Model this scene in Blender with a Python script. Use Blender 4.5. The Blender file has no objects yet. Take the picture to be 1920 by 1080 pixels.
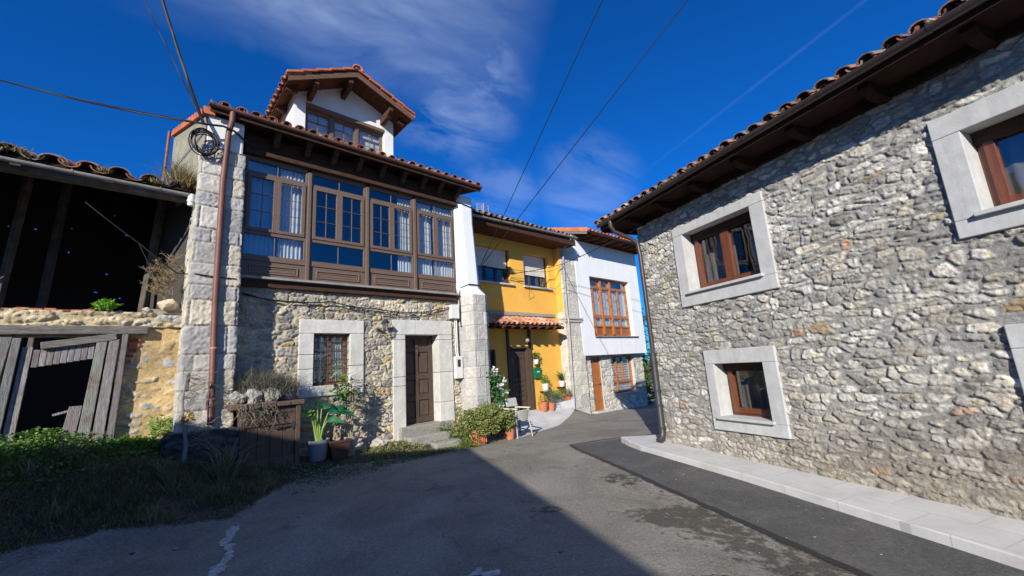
import bpy, bmesh, math, random
import numpy as np
from mathutils import Vector, Matrix
R=math.radians
random.seed(7)
sc=bpy.context.scene
COL=sc.collection
# ------------------------------------------------------------------ helpers
class Frame:
    """wall frame: s runs along the wall, n towards the street, z up"""
    def __init__(s,yaw,D,side=1):
        a=R(yaw); s.u=np.array([math.sin(a),math.cos(a),0.]); s.n=np.array([math.cos(a),-math.sin(a),0.])*side; s.D=D
        s.o=-s.n*D
    def P(s,a,n,z): return s.o+s.u*a+s.n*n+np.array([0,0,z])
    def PA(s,A,N,Z):
        return s.o+A[...,None]*s.u+N[...,None]*s.n+Z[...,None]*np.array([0,0,1.])
    def back(s,x,y): return x*s.u[0]+y*s.u[1],s.D+x*s.n[0]+y*s.n[1]
G=Frame(47.2,8.6)            # row of the grey, yellow houses and the barn
Rw=Frame(-22.8,5.5,-1)       # stone house on the right
Wf=Frame(48.0,9.93)          # white house
ID=Frame(90,0,1)             # s=x , n=-y
class IDF:
    def P(s,a,n,z): return np.array([a,n,z],float)
    def PA(s,A,N,Z): return np.stack([A,N,Z],-1)
ID=IDF()

def hsh(ix,iy,seed):
    h=(ix.astype(np.int64)*374761393+iy.astype(np.int64)*668265263+seed*974634777)&0xffffffff
    h=((h^(h>>13))*1274126177)&0xffffffff
    h=(h^(h>>16))
    h=(h*2246822519)&0xffffffff; h=h^(h>>15)
    return h/4294967295.0
def vn(x,y,seed=0):
    ix=np.floor(x);iy=np.floor(y);fx=x-ix;fy=y-iy
    fx=fx*fx*(3-2*fx);fy=fy*fy*(3-2*fy)
    a=hsh(ix,iy,seed);b=hsh(ix+1,iy,seed);c=hsh(ix,iy+1,seed);d=hsh(ix+1,iy+1,seed)
    return (a*(1-fx)+b*fx)*(1-fy)+(c*(1-fx)+d*fx)*fy-.5
def fbm(x,y,seed=0,o=4):
    r=0;a=1.
    for i in range(o):
        r=r+a*vn(x*2**i+i*13.7,y*2**i+i*7.1,seed+i);a*=.5
    return r
def sst(a,b,x):
    t=np.clip((x-a)/(b-a),0,1);return t*t*(3-2*t)

ROOT={}
def setp(o,label=None,cat=None,group=None,kind=None):
    if label:o['label']=label
    if cat:o['category']=cat
    if group:o['group']=group
    if kind:o['kind']=kind
    return o
def thing(name,label,cat,loc=(0,0,0),group=None,rz=0):
    o=bpy.data.objects.new(name,None);COL.objects.link(o);o.location=loc;o.rotation_euler=(0,0,rz)
    o.empty_display_size=.2
    ROOT[o.name]=np.array([0.,0,0]) if rz or group=='local' else np.array(loc,float)
    return setp(o,label,cat,group)
def rootloc(p):
    while p.parent: p=p.parent
    return ROOT.get(p.name,np.zeros(3))
def link(name,me,mat,parent):
    o=bpy.data.objects.new(name,me);COL.objects.link(o)
    if mat: me.materials.append(mat)
    if parent: o.parent=parent
    return o
def mesh_np(name,V,Fq,mat,parent=None,cols=None,smooth=True,ngon=4):
    V=np.asarray(V,float).reshape(-1,3)
    if parent is not None: V=V-rootloc(parent)
    Fq=np.asarray(Fq,np.int32).reshape(-1,ngon)
    me=bpy.data.meshes.new(name)
    me.vertices.add(len(V));me.vertices.foreach_set('co',V.astype(np.float32).ravel())
    me.loops.add(Fq.size);me.loops.foreach_set('vertex_index',Fq.ravel())
    me.polygons.add(len(Fq));me.polygons.foreach_set('loop_start',np.arange(0,Fq.size,ngon,dtype=np.int32))
    me.polygons.foreach_set('loop_total',np.full(len(Fq),ngon,np.int32))
    me.update(calc_edges=True)
    me.polygons.foreach_set('use_smooth',np.full(len(Fq),smooth))
    if cols is not None:
        a=me.attributes.new('col','FLOAT_COLOR','POINT')
        c=np.ones((len(V),4),np.float32);c[:,:3]=np.asarray(cols).reshape(-1,3)
        a.data.foreach_set('color',c.ravel())
    me.validate()
    return link(name,me,mat,parent)
class MB:
    def __init__(s,F=ID): s.v=[];s.f=[];s.c=[];s.F=F
    def add(s,pts,faces,col=(1,1,1)):
        b=len(s.v);s.v+= [tuple(p) for p in pts];s.c+=[tuple(col)]*len(pts)
        s.f+=[tuple(i+b for i in f) for f in faces];return s
    def hexa(s,p,col=(1,1,1)):
        return s.add(p,[(0,1,2,3),(7,6,5,4),(0,4,5,1),(1,5,6,2),(2,6,7,3),(3,7,4,0)],col)
    def box(s,s0,s1,n0,n1,z0,z1,col=(1,1,1),F=None):
        F=F or s.F;p=[F.P(a,n,z) for z in (z0,z1) for a,n in ((s0,n0),(s1,n0),(s1,n1),(s0,n1))]
        return s.hexa(p,col)
    def prism(s,poly,n0,n1,col=(1,1,1),F=None):
        """polygon in (s,z) extruded along n"""
        F=F or s.F;k=len(poly)
        p=[F.P(a,n0,z) for a,z in poly]+[F.P(a,n1,z) for a,z in poly]
        return s.add(p,[tuple(range(k)),tuple(range(2*k-1,k-1,-1))]+[(i,i+k,(i+1)%k+k,(i+1)%k) for i in range(k)],col)
    def plan(s,poly,z0,z1,col=(1,1,1),F=None):
        """polygon in (s,n) extruded along z; z0,z1 may be lists"""
        F=F or s.F;k=len(poly)
        za=z0 if hasattr(z0,'__len__') else [z0]*k; zb=z1 if hasattr(z1,'__len__') else [z1]*k
        p=[F.P(a,n,z) for (a,n),z in zip(poly,za)]+[F.P(a,n,z) for (a,n),z in zip(poly,zb)]
        return s.add(p,[tuple(range(k)),tuple(range(2*k-1,k-1,-1))]+[(i,i+k,(i+1)%k+k,(i+1)%k) for i in range(k)],col)
    def prof(s,poly,s0,s1,col=(1,1,1),F=None):
        """polygon in (n,z) extruded along s"""
        F=F or s.F;k=len(poly)
        p=[F.P(s0,n,z) for n,z in poly]+[F.P(s1,n,z) for n,z in poly]
        return s.add(p,[tuple(range(k)),tuple(range(2*k-1,k-1,-1))]+[(i,i+k,(i+1)%k+k,(i+1)%k) for i in range(k)],col)
    def loft(s,rings,col=(1,1,1),closed=True):
        k=len(rings[0]);m=len(rings);p=[q for r in rings for q in r];f=[]
        for j in range(m-1):
            for i in range(k if closed else k-1):
                f.append((j*k+i,j*k+(i+1)%k,(j+1)*k+(i+1)%k,(j+1)*k+i))
        if closed: f+=[tuple(range(k-1,-1,-1)),tuple(range((m-1)*k,m*k))]
        return s.add(p,f,col)
    def tube(s,pts,r,seg=8,col=(1,1,1)):
        P=[np.array(p,float) for p in pts];rr=r if hasattr(r,'__len__') else [r]*len(P);rings=[]
        prev=None
        for i,p in enumerate(P):
            d=(P[min(i+1,len(P)-1)]-P[max(i-1,0)]);d/=np.linalg.norm(d)+1e-9
            a=np.cross(d,[0,0,1.]) if prev is None else prev-d*(prev@d)
            if np.linalg.norm(a)<1e-3: a=np.cross(d,[0,1.,0])
            a/=np.linalg.norm(a);prev=a;b=np.cross(d,a)
            rings.append([p+rr[i]*(a*math.cos(t)+b*math.sin(t)) for t in np.linspace(0,2*math.pi,seg,endpoint=False)])
        return s.loft(rings,col)
    def bar(s,a,b,w,h,up=(0,0,1),col=(1,1,1)):
        a=np.array(a,float);b=np.array(b,float);d=(b-a)/np.linalg.norm(b-a)
        x=np.cross(d,up);x/=np.linalg.norm(x);y=np.cross(x,d)
        p=[]
        for q in (a,b):
            for i,j in ((-1,-1),(1,-1),(1,1),(-1,1)): p.append(q+x*i*w/2+y*j*h/2)
        return s.hexa(p,col)
    def lathe(s,c,prof,seg=16,col=(1,1,1)):
        c=np.array(c,float)
        rings=[[c+np.array([r*math.cos(t),r*math.sin(t),z]) for t in np.linspace(0,2*math.pi,seg,endpoint=False)] for r,z in prof]
        return s.loft(rings,col)
    def build(s,name,mat,parent=None,smooth=None,bevel=0):
        me=bpy.data.meshes.new(name)
        V=[np.array(p) for p in s.v]
        if parent is not None:
            L=rootloc(parent);V=[p-L for p in V]
        me.from_pydata([tuple(map(float,p)) for p in V],[],s.f)
        a=me.attributes.new('col','FLOAT_COLOR','POINT')
        a.data.foreach_set('color',np.array([(*c,1) for c in s.c],np.float32).ravel())
        bm=bmesh.new();bm.from_mesh(me);bmesh.ops.recalc_face_normals(bm,faces=bm.faces);bm.to_mesh(me);bm.free()
        o=link(name,me,mat,parent)
        if smooth: me.shade_smooth() if smooth is True else me.set_sharp_from_angle(angle=R(smooth)) or me.polygons.foreach_set('use_smooth',[True]*len(me.polygons))
        if bevel:
            m=o.modifiers.new('bevel','BEVEL');m.width=bevel;m.segments=2;m.limit_method='ANGLE';m.angle_limit=R(40)
        return o

# ------------------------------------------------------------------ materials
class NT:
    def __init__(s,nt): s.t=nt;s.t.nodes.clear()
    def n(s,ty,ins=None,**kw):
        d=s.t.nodes.new(ty)
        for k,v in kw.items(): setattr(d,k,v)
        for k,v in (ins or {}).items():
            if isinstance(v,bpy.types.NodeSocket): s.t.links.new(v,d.inputs[k])
            else: d.inputs[k].default_value=v
        return d
    def math(s,op,a,b=0.,c=None,clamp=False):
        d=s.t.nodes.new('ShaderNodeMath');d.operation=op;d.use_clamp=clamp
        for i,v in enumerate([a,b]+([c] if c is not None else [])):
            if isinstance(v,bpy.types.NodeSocket): s.t.links.new(v,d.inputs[i])
            else: d.inputs[i].default_value=v
        return d.outputs[0]
    def noise(s,vec,scale,detail=4,rough=.55,dist=0,dim='3D'):
        d=s.n('ShaderNodeTexNoise',{'Vector':vec,'Scale':scale,'Detail':detail,'Roughness':rough,'Distortion':dist});return d.outputs[0]
    def mix(s,f,a,b,bt='MIX'):
        d=s.t.nodes.new('ShaderNodeMix');d.data_type='RGBA';d.blend_type=bt;d.clamp_factor=True
        for i,v in ((0,f),(6,a),(7,b)):
            if isinstance(v,bpy.types.NodeSocket): s.t.links.new(v,d.inputs[i])
            else: d.inputs[i].default_value=v if i==0 else ((*v,1) if len(v)==3 else v)
        return d.outputs[2]
    def ramp(s,f,lo,hi,a=0.,b=1.):
        return s.n('ShaderNodeMapRange',{'Value':f,'From Min':lo,'From Max':hi,'To Min':a,'To Max':b},clamp=True).outputs[0]
    def scale(s,vec,v):
        return s.n('ShaderNodeVectorMath',{0:vec,1:v},operation='MULTIPLY').outputs[0]
def newmat(name):
    m=bpy.data.materials.new(name);m.use_nodes=True;t=NT(m.node_tree);return m,t
def finish(t,base,rough=.8,bump=None,bstr=.3,bdist=.01,**kw):
    p=t.n('ShaderNodeBsdfPrincipled',{'Base Color':base if isinstance(base,bpy.types.NodeSocket) else (*base,1)})
    if isinstance(rough,bpy.types.NodeSocket): t.t.links.new(rough,p.inputs['Roughness'])
    else: p.inputs['Roughness'].default_value=rough
    for k,v in kw.items():
        p.inputs[k.replace('_',' ')].default_value=v
    if bump is not None:
        b=t.n('ShaderNodeBump',{'Height':bump,'Strength':bstr,'Distance':bdist});t.t.links.new(b.outputs[0],p.inputs['Normal'])
    o=t.n('ShaderNodeOutputMaterial');t.t.links.new(p.outputs[0],o.inputs[0]);return p
def coords(t): return t.n('ShaderNodeNewGeometry').outputs['Position']
def attr(t): return t.n('ShaderNodeAttribute',attribute_name='col').outputs['Color']
def M_simple(name,col,rough=.8,var=.25,scale=6,grain=None,bstr=.25,bscale=40,dirt=None,dscale=1.5,spec=.4,metal=0,dist=.006,streak=None):
    """procedural: colour * attribute, with large and fine variation and bump"""
    m,t=newmat(name);v=coords(t)
    if grain: v2=t.scale(v,grain)
    else: v2=v
    n1=t.noise(v2,scale,5,.6);n2=t.noise(v2,bscale,4,.6)
    f=t.math('MULTIPLY_ADD',t.ramp(n1,.3,.7,-1,1),var,1.)
    f2=t.math('MULTIPLY_ADD',t.ramp(n2,.3,.7,-1,1),var*.5,1.)
    c=t.mix(1.,t.mix(1.,(*col,),attr(t),'MULTIPLY'),t.n('ShaderNodeCombineColor',{0:t.math('MULTIPLY',f,f2),1:t.math('MULTIPLY',f,f2),2:t.math('MULTIPLY',f,f2)}).outputs[0],'MULTIPLY')
    if dirt:
        d=t.noise(v,dscale,6,.65,.4);c=t.mix(t.ramp(d,.5,.72,0,.8),c,dirt)
    if streak:
        s1=t.noise(t.scale(v,(7,7,.55)),1.,5,.65,.3);s2=t.noise(v,.6,3,.5)
        c=t.mix(t.math('MULTIPLY',t.ramp(s1,.50,.72,0,1),t.ramp(s2,.35,.6,.25,.75)),c,streak)
        h2=t.noise(v,5.,3,.5);n2=t.math('ADD',n2,t.math('MULTIPLY',h2,2.5))
    finish(t,c,rough,n2,bstr,dist,Specular_IOR_Level=spec,Metallic=metal);return m
MT={}
def build_mats():
    m=MT
    # stone with per-stone colour attribute
    def stone(name,fine,scale=30,bs=.6,stain=None):
        mm,t=newmat(name);v=coords(t);a=attr(t)
        n1=t.noise(v,scale,6,.65);n2=t.noise(v,scale*4,4,.7);n3=t.noise(v,3.,4,.6)
        f=t.math('MULTIPLY',t.math('MULTIPLY_ADD',t.ramp(n1,.25,.75,-1,1),fine,1.),t.math('MULTIPLY_ADD',t.ramp(n2,.3,.7,-1,1),fine*.6,1.))
        c=t.mix(1.,a,t.n('ShaderNodeCombineColor',{0:f,1:f,2:f}).outputs[0],'MULTIPLY')
        if stain: c=t.mix(t.ramp(n3,.5,.75,0,.6),c,t.mix(1.,a,stain,'MULTIPLY'))
        h=t.math('ADD',n1,t.math('MULTIPLY',n2,.35))
        finish(t,c,.92,h,bs,.02,Specular_IOR_Level=.25);return mm
    m['rubble']=stone('rubble_masonry',.34,28,.8,(.85,.80,.72))
    m['ashlar']=stone('dressed_stone',.16,26,.5,(.8,.8,.82))
    m['surround']=M_simple('pale_cast_stone',(.47,.47,.45),.8,.09,9,bscale=60,bstr=.3,dirt=(.38,.38,.36),dscale=3,streak=(.33,.325,.30))
    m['lime']=M_simple('limewashed_stone',(.55,.535,.49),.88,.13,5,bscale=22,bstr=.6,dirt=(.42,.385,.31),dscale=2.6,streak=(.40,.37,.30))
    m['white']=M_simple('white_render',(.70,.71,.70),.9,.04,2,bscale=70,bstr=.25,dirt=(.64,.645,.63),dscale=1.,streak=(.60,.60,.57))
    m['warmwhite']=M_simple('white_render_old',(.70,.69,.65),.9,.05,2,bscale=60,bstr=.4,dirt=(.62,.60,.54),dscale=1.5,streak=(.60,.58,.52))
    m['yellow']=M_simple('ochre_render',(.76,.405,.066),.88,.07,1.6,bscale=60,bstr=.35,dirt=(.68,.37,.075),dscale=2,streak=(.70,.39,.078))
    m['roughcast']=M_simple('roughcast',(.27,.255,.19),.95,.25,3,bscale=55,bstr=1.,dirt=(.24,.24,.19),dscale=2,dist=.02)
    m['tile']=M_simple('clay_tile',(1,1,1),.85,.28,14,bscale=70,bstr=.4,dirt=(.13,.11,.085),dscale=7)
    m['gallery']=M_simple('brown_painted_wood',(.135,.092,.064),.5,.12,5,grain=(1,1,6),bscale=20,bstr=.12)
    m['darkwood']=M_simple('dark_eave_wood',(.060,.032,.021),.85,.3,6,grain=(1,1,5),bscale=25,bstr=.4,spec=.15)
    m['doorwood']=M_simple('old_door_wood',(.068,.046,.033),.6,.3,9,grain=(4,4,.6),bscale=25,bstr=.4)
    m['orangewood']=M_simple('varnished_wood',(.135,.043,.019),.3,.25,9,grain=(4,4,.5),bscale=20,bstr=.1,spec=.6)
    m['rosewood']=M_simple('faded_red_brown_wood',(.15,.062,.040),.45,.25,9,grain=(4,4,.5),bscale=20,bstr=.15)
    m['honeywood']=M_simple('honey_varnished_wood',(.34,.125,.035),.35,.25,9,grain=(4,4,.5),bscale=20,bstr=.1,spec=.5)
    m['greywood']=M_simple('weathered_plank',(.215,.205,.195),.9,.4,10,grain=(6,6,.5),bscale=26,bstr=.9,dirt=(.16,.075,.05),dscale=4.5,dist=.012)
    m['greybeam']=M_simple('weathered_beam',(.17,.155,.135),.95,.4,6,grain=(.8,.8,8),bscale=16,bstr=1.,dist=.015)
    m['brownpipe']=M_simple('red_brown_pipe',(.155,.066,.047),.55,.2,5,bscale=15,bstr=.1)
    m['darkpipe']=M_simple('dark_brown_pipe',(.045,.030,.028),.35,.12,5,bscale=15,bstr=.05,spec=.6)
    m['iron']=M_simple('black_iron',(.03,.03,.033),.45,.2,8,bscale=60,bstr=.1,spec=.6)
    m['zinc']=M_simple('zinc',(.27,.262,.24),.6,.25,4,bscale=30,bstr=.15,metal=.1)
    m['barnpost']=M_simple('old_dark_post',(.09,.075,.06),.9,.4,6,bscale=16,bstr=.8)
    m['plastic']=M_simple('white_plastic',(.62,.62,.59),.45,.06,4,bscale=30,bstr=.05)
    m['chairgrey']=M_simple('worn_grey_white_plastic',(.40,.395,.36),.55,.15,8,bscale=30,bstr=.1)
    m['greyplastic']=M_simple('grey_plastic',(.20,.205,.22),.5,.08,4,bscale=30,bstr=.05)
    m['green']=M_simple('green_enamel',(.012,.15,.055),.35,.08,4,bscale=30,bstr=.05)
    m['cable']=M_simple('black_cable',(.012,.012,.013),.6,.1,4,bscale=30,bstr=.1)
    m['terracotta']=M_simple('terracotta',(.46,.15,.065),.8,.18,9,bscale=50,bstr=.2,dirt=(.5,.3,.2),dscale=12)
    m['concrete']=M_simple('pale_concrete',(.56,.55,.53),.88,.12,2,bscale=70,bstr=.35,dirt=(.33,.33,.32),dscale=3)
    m['cement']=M_simple('rough_cement',(.46,.45,.43),.95,.45,14,bscale=40,bstr=.9,dirt=(.12,.11,.10),dscale=7)
    m['oldconcrete']=M_simple('old_mossy_concrete',(.30,.285,.25),.92,.25,6,bscale=40,bstr=.7,dirt=(.12,.12,.07),dscale=6)
    m['darkroom']=M_simple('unlit_interior',(.05,.045,.04),.95,.1,2,bscale=30,bstr=.1)  # near-black colour stands in for the shade inside rooms and barn
    m['leaf']=M_leaf('leaf');m['straw']=M_leaf('straw',0.25)
    m['curtain']=M_leaf('curtain',.35,rough=.9)
    m['shutter']=M_simple('cream_slats',(.64,.60,.50),.5,.05,3,bscale=30,bstr=.05)
    m['sooty']=M_simple('dark_base_stone',(.075,.075,.075),.9,.4,6,bscale=25,bstr=1.,dist=.02)
    m['brick']=M_simple('orange_brick',(.46,.13,.06),.85,.25,8,bscale=50,bstr=.3)
    # glass
    for nm,lo,hi,tint in (('glass',.085,.7,(.90,.93,.95)),('glass_thin',.08,.55,(.95,.97,1.))):
        mm,t=newmat(nm);fr=t.n('ShaderNodeLayerWeight',{'Blend':.5}).outputs['Facing']
        f=t.ramp(t.math('POWER',fr,3.),0,1,lo,hi)
        nz=t.n('ShaderNodeBump',{'Height':t.noise(coords(t),1.6,2,.5),'Strength':.06,'Distance':.05}).outputs[0]
        a=t.n('ShaderNodeBsdfTransparent',{'Color':(*tint,1)}).outputs[0];b=t.n('ShaderNodeBsdfGlossy',{'Roughness':.01,'Color':(1,1,1,1),'Normal':nz}).outputs[0]
        mx=t.n('ShaderNodeMixShader',{0:f,1:a,2:b});o=t.n('ShaderNodeOutputMaterial',{0:mx.outputs[0]});m[nm]=mm
    # new asphalt
    mm,t=newmat('fresh_asphalt');v=coords(t);n=t.noise(v,110,5,.8);g=t.noise(v,1.3,5,.65,.8);vo=t.n('ShaderNodeTexVoronoi',{'Vector':v,'Scale':260.}).outputs['Distance']
    c=t.mix(t.ramp(n,.35,.7),(.034,.034,.035),(.175,.170,.160));c=t.mix(t.ramp(g,.45,.7,0,.7),c,(.165,.156,.14));st=t.noise(v,30,5,.75);c=t.mix(1.,c,t.n('ShaderNodeCombineColor',{0:t.ramp(st,.3,.7,.6,1.3),1:t.ramp(st,.3,.7,.6,1.3),2:t.ramp(st,.3,.7,.6,1.3)}).outputs[0],'MULTIPLY')
    finish(t,c,.85,t.math('ADD',n,vo),.7,.008,Specular_IOR_Level=.4);m['newasphalt']=mm
    mm,t=newmat('bitumen_seam');v=coords(t);n=t.noise(v,60,5,.7)
    finish(t,t.mix(t.ramp(n,.4,.7),(.008,.008,.009),(.025,.025,.026)),.5,n,.7,.01);m['bitumen']=mm
    # pavement slabs with joints
    mm,t=newmat('pavement_slabs');v=coords(t)
    sep=t.n('ShaderNodeSeparateXYZ',{0:v});X,Y=sep.outputs[0],sep.outputs[1]
    S=t.math('ADD',t.math('MULTIPLY',X,float(Rw.u[0])),t.math('MULTIPLY',Y,float(Rw.u[1])))
    N=t.math('ADD',t.math('ADD',t.math('MULTIPLY',X,float(Rw.n[0])),t.math('MULTIPLY',Y,float(Rw.n[1]))),5.5)
    br=t.n('ShaderNodeTexBrick',{'Vector':t.n('ShaderNodeCombineXYZ',{0:S,1:t.math('SUBTRACT',N,.02)}).outputs[0],'Color1':(.60,.59,.565,1),'Color2':(.54,.53,.51,1),'Mortar':(.40,.39,.37,1),'Scale':1.,'Mortar Size':.005,'Brick Width':.6,'Row Height':.4},offset=.5)
    n=t.noise(v,50,5,.65);g=t.noise(v,2.,5,.6,.6)
    c=t.mix(t.ramp(n,.3,.7,0,.3),br.outputs[0],(.42,.41,.39));c=t.mix(t.ramp(g,.46,.72,0,.6),c,(.40,.38,.345));sp=t.noise(v,24,5,.8);c=t.mix(t.ramp(sp,.6,.72,0,.5),c,(.30,.285,.26))
    finish(t,c,.85,n,.3,.005);m['pave']=mm
    # old road: attribute r = soil amount
    mm,t=newmat('old_asphalt');v=coords(t);soil=t.n('ShaderNodeSeparateColor',{0:attr(t)}).outputs
    fine=t.noise(v,95,5,.8);mid=t.noise(v,9,6,.65,.3);big=t.noise(v,.75,6,.6,.8);vo=t.n('ShaderNodeTexVoronoi',{'Vector':v,'Scale':95.})
    c=t.mix(t.ramp(fine,.3,.72),(.092,.084,.070),(.33,.302,.25))
    c=t.mix(t.ramp(big,.38,.62,0,.75),c,t.mix(t.ramp(fine,.3,.7),(.185,.17,.143),(.46,.425,.36)))
    # streaky scuffs
    st=t.noise(t.scale(v,(1.,.28,1.)),5.,6,.7,.8);c=t.mix(t.ramp(st,.56,.74,0,.5),c,(.34,.32,.28))
    sp=t.noise(v,30,4,.8);c=t.mix(t.ramp(sp,.66,.74,0,.8),c,(.50,.48,.45));sp2=t.noise(v,45,4,.8,.5);c=t.mix(t.ramp(sp2,.66,.73,0,.7),c,(.05,.046,.04))
    md=t.noise(v,34,5,.75);c=t.mix(1.,c,t.n('ShaderNodeCombineColor',{0:t.ramp(md,.3,.7,.62,1.25),1:t.ramp(md,.3,.7,.62,1.25),2:t.ramp(md,.3,.7,.62,1.22)}).outputs[0],'MULTIPLY')
    ws=t.noise(v,2.6,7,.72,1.2);c=t.mix(t.ramp(ws,.655,.72,0,.7),c,(.52,.51,.48));wd_=t.noise(v,1.7,7,.7,.9);c=t.mix(t.ramp(wd_,.56,.68,0,.55),c,(.085,.078,.064))
    # worn exposed aggregate / mossy brown patches (g) and damp stains (b)
    ag=t.mix(t.ramp(vo.outputs['Distance'],.1,.6),(.12,.10,.075),(.035,.03,.022))
    pm=t.math('MULTIPLY',soil[1],1.);c=t.mix(t.ramp(t.math('ADD',pm,t.math('MULTIPLY',t.math('SUBTRACT',mid,.5),1.5)),.42,.62,0,.8),c,ag)
    c=t.mix(t.ramp(t.math('ADD',soil[2],t.math('MULTIPLY',t.math('SUBTRACT',mid,.5),1.1)),.45,.55,0,.72),c,(.035,.032,.026))
    # cracks
    wv=t.n('ShaderNodeVectorMath',{0:v,1:t.n('ShaderNodeVectorMath',{0:t.n('ShaderNodeTexNoise',{'Vector':v,'Scale':2.5,'Detail':4.}).outputs[1],3:.55},operation='SCALE').outputs[0]},operation='ADD').outputs[0]
    cr=t.n('ShaderNodeTexVoronoi',{'Vector':wv,'Scale':.75},feature='DISTANCE_TO_EDGE').outputs['Distance']
    crm=t.math('MULTIPLY',t.ramp(cr,.0,.011,1,0),t.ramp(t.noise(v,.9,2,.5),.52,.66))
    c=t.mix(t.math('MULTIPLY',crm,.8),c,(.03,.028,.025))
    soilc=t.mix(t.ramp(t.noise(v,18,5,.7),.35,.65),(.045,.032,.02),(.12,.09,.06))
    sm=t.ramp(t.math('ADD',soil[0],t.math('MULTIPLY',t.math('SUBTRACT',mid,.5),.9)),.4,.6)
    c=t.mix(sm,c,soilc)
    h=t.math('ADD',t.math('ADD',t.math('MULTIPLY',fine,.5),t.math('MULTIPLY',vo.outputs['Distance'],.5)),t.math('ADD',t.math('MULTIPLY',mid,1.2),t.math('MULTIPLY',crm,-2.5)))
    finish(t,c,.9,h,.75,.012,Specular_IOR_Level=.3);m['road']=mm
def M_leaf(name,trans=.3,rough=.55):
    m,t=newmat(name);a=attr(t)
    p=t.n('ShaderNodeBsdfPrincipled',{'Base Color':a,'Roughness':rough,'Specular IOR Level':.35})
    tr=t.n('ShaderNodeBsdfTranslucent',{'Color':a});mx=t.n('ShaderNodeMixShader',{0:trans,1:p.outputs[0],2:tr.outputs[0]})
    t.n('ShaderNodeOutputMaterial',{0:mx.outputs[0]});return m
build_mats()

# ------------------------------------------------------------------ masonry relief sheets
PAL_R=[(.41,.395,.35),(.47,.45,.395),(.35,.34,.31),(.52,.495,.435),(.30,.285,.255),(.43,.40,.34),(.57,.55,.49),(.26,.25,.23)]
ODD_R=[(.40,.31,.20),(.40,.27,.19),(.48,.40,.26)]
def rubble_fn(w,h,seed,pal,mort,odd=ODD_R,oddp=.05,amp=.035,mw=.16,mortvar=.2,warp=1.,lower=None):
    pal=np.array(pal+odd)
    def fn(a,z):
        a0,z0=a,z
        a=a+.028*warp*fbm(a0*7,z0*9,seed+50,3)+.008*fbm(a0*40,z0*40,seed+60,2)
        z=z+.03*warp*fbm(a0*6,z0*9,seed+70,3)+.008*fbm(a0*40,z0*40,seed+80,2)+.05*vn(a0*.9,z0*1.2,seed+5)+.10*fbm(a0*.55,z0*.8,seed+6,2)+.03*vn(a0*2.3,z0*1.1,seed+7)
        r=np.floor(z/h);F1=np.full(a.shape,9.);F2=np.full(a.shape,9.);ID1=np.zeros(a.shape);DX=np.zeros(a.shape);DZ=np.zeros(a.shape)
        for dr in (-1,0,1,):
            rr=r+dr;wr=w*(.72+.6*hsh(rr,rr*0+3,seed));off=hsh(rr,rr*0+9,seed)
            cc=np.floor(a/wr+off)
            for dc in (-2,-1,0,1,2):
                c=cc+dc
                h1=hsh(c,rr,seed+1);h2=hsh(c,rr,seed+2);h3=hsh(c,rr,seed+3);h4=hsh(c,rr,seed+4)
                px=(c+.5-off+(h1-.5)*.75)*wr;pz=(rr+.5+(h2-.5)*.7)*h
                sx=wr*(.30+1.0*h3);sz=h*(.36+.78*h4)
                dx=(a-px)/sx;dz=(z-pz)/sz;th=(h1-.5)*.5
                dxr=dx+dz*th;dzr=dz-dx*th
                d=(np.abs(dxr)**2.6+np.abs(dzr)**2.6)**(1/2.6)
                idv=hsh(c,rr,seed+11)+ (rr%977)*0
                lt=d<F1
                F2=np.where(lt,F1,np.minimum(F2,d))
                ID1=np.where(lt,idv,ID1);DX=np.where(lt,dxr,DX);DZ=np.where(lt,dzr,DZ);F1=np.where(lt,d,F1)
        e=F2-F1
        k=np.floor(ID1*99991)
        r1=hsh(k,k*0,1);r2=hsh(k,k*0,2);r3=hsh(k,k*0,3);r4=hsh(k,k*0,4);r5=hsh(k,k*0,5)
        m=mw*(1+1.3*fbm(a0*2.2,z0*2.6,seed+8,2))
        m2=np.maximum(m,0.02)
        t=sst(m2,m2+.15,e)*sst(1.75,1.3,F1)
        # faceted face: planes
        fac=np.maximum(DX*(r1-.5)+DZ*(r2-.5)*1.2,DX*(r3-.5)*1.1-DZ*(r4-.5))*.55
        rg_=1-2*np.abs(fbm(a0*13+k%7,z0*19+k%5,seed+20,4));hgt=t*(.30+.6*r5+fac+.55*(rg_-.5)+.35*fbm(a0*45,z0*55,seed+23,2))
        # bedding cracks
        cr=np.abs(fbm(a0*8+k,z0*30+a0*6,seed+31,3));hgt=hgt-t*.35*sst(.06,.0,cr)
        disp=amp*hgt+.004*fbm(a0*25,z0*25,seed+40,3)
        n=len(pal)-len(odd)
        idx=np.where(r4>1-oddp,n+np.floor(r3*len(odd)*.999),np.floor(r2*n*.999)).astype(int)
        c=pal[idx]*(.86+.3*r1)[...,None]
        c=c*(1+.42*fbm(a0*14+k%5,z0*22,seed+90,4))[...,None]
        c=c*(1+np.array([.10,.02,-.16])*np.clip(fbm(a0*6,z0*6+k%3,seed+95,3)*1.5,0,1)[...,None])
        mo=np.array(mort)*(1+mortvar*fbm(a0*5,z0*5,seed+97,4))[...,None]
        tt=sst(.15,.75,t)[...,None]
        c=c*tt+mo*(1-tt)
        c=c*(1+.26*fbm(a0*.55,z0*.9,seed+99,4))[...,None]
        if lower is not None: c=lower(a0,z0,c)
        return disp,c
    return fn
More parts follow.
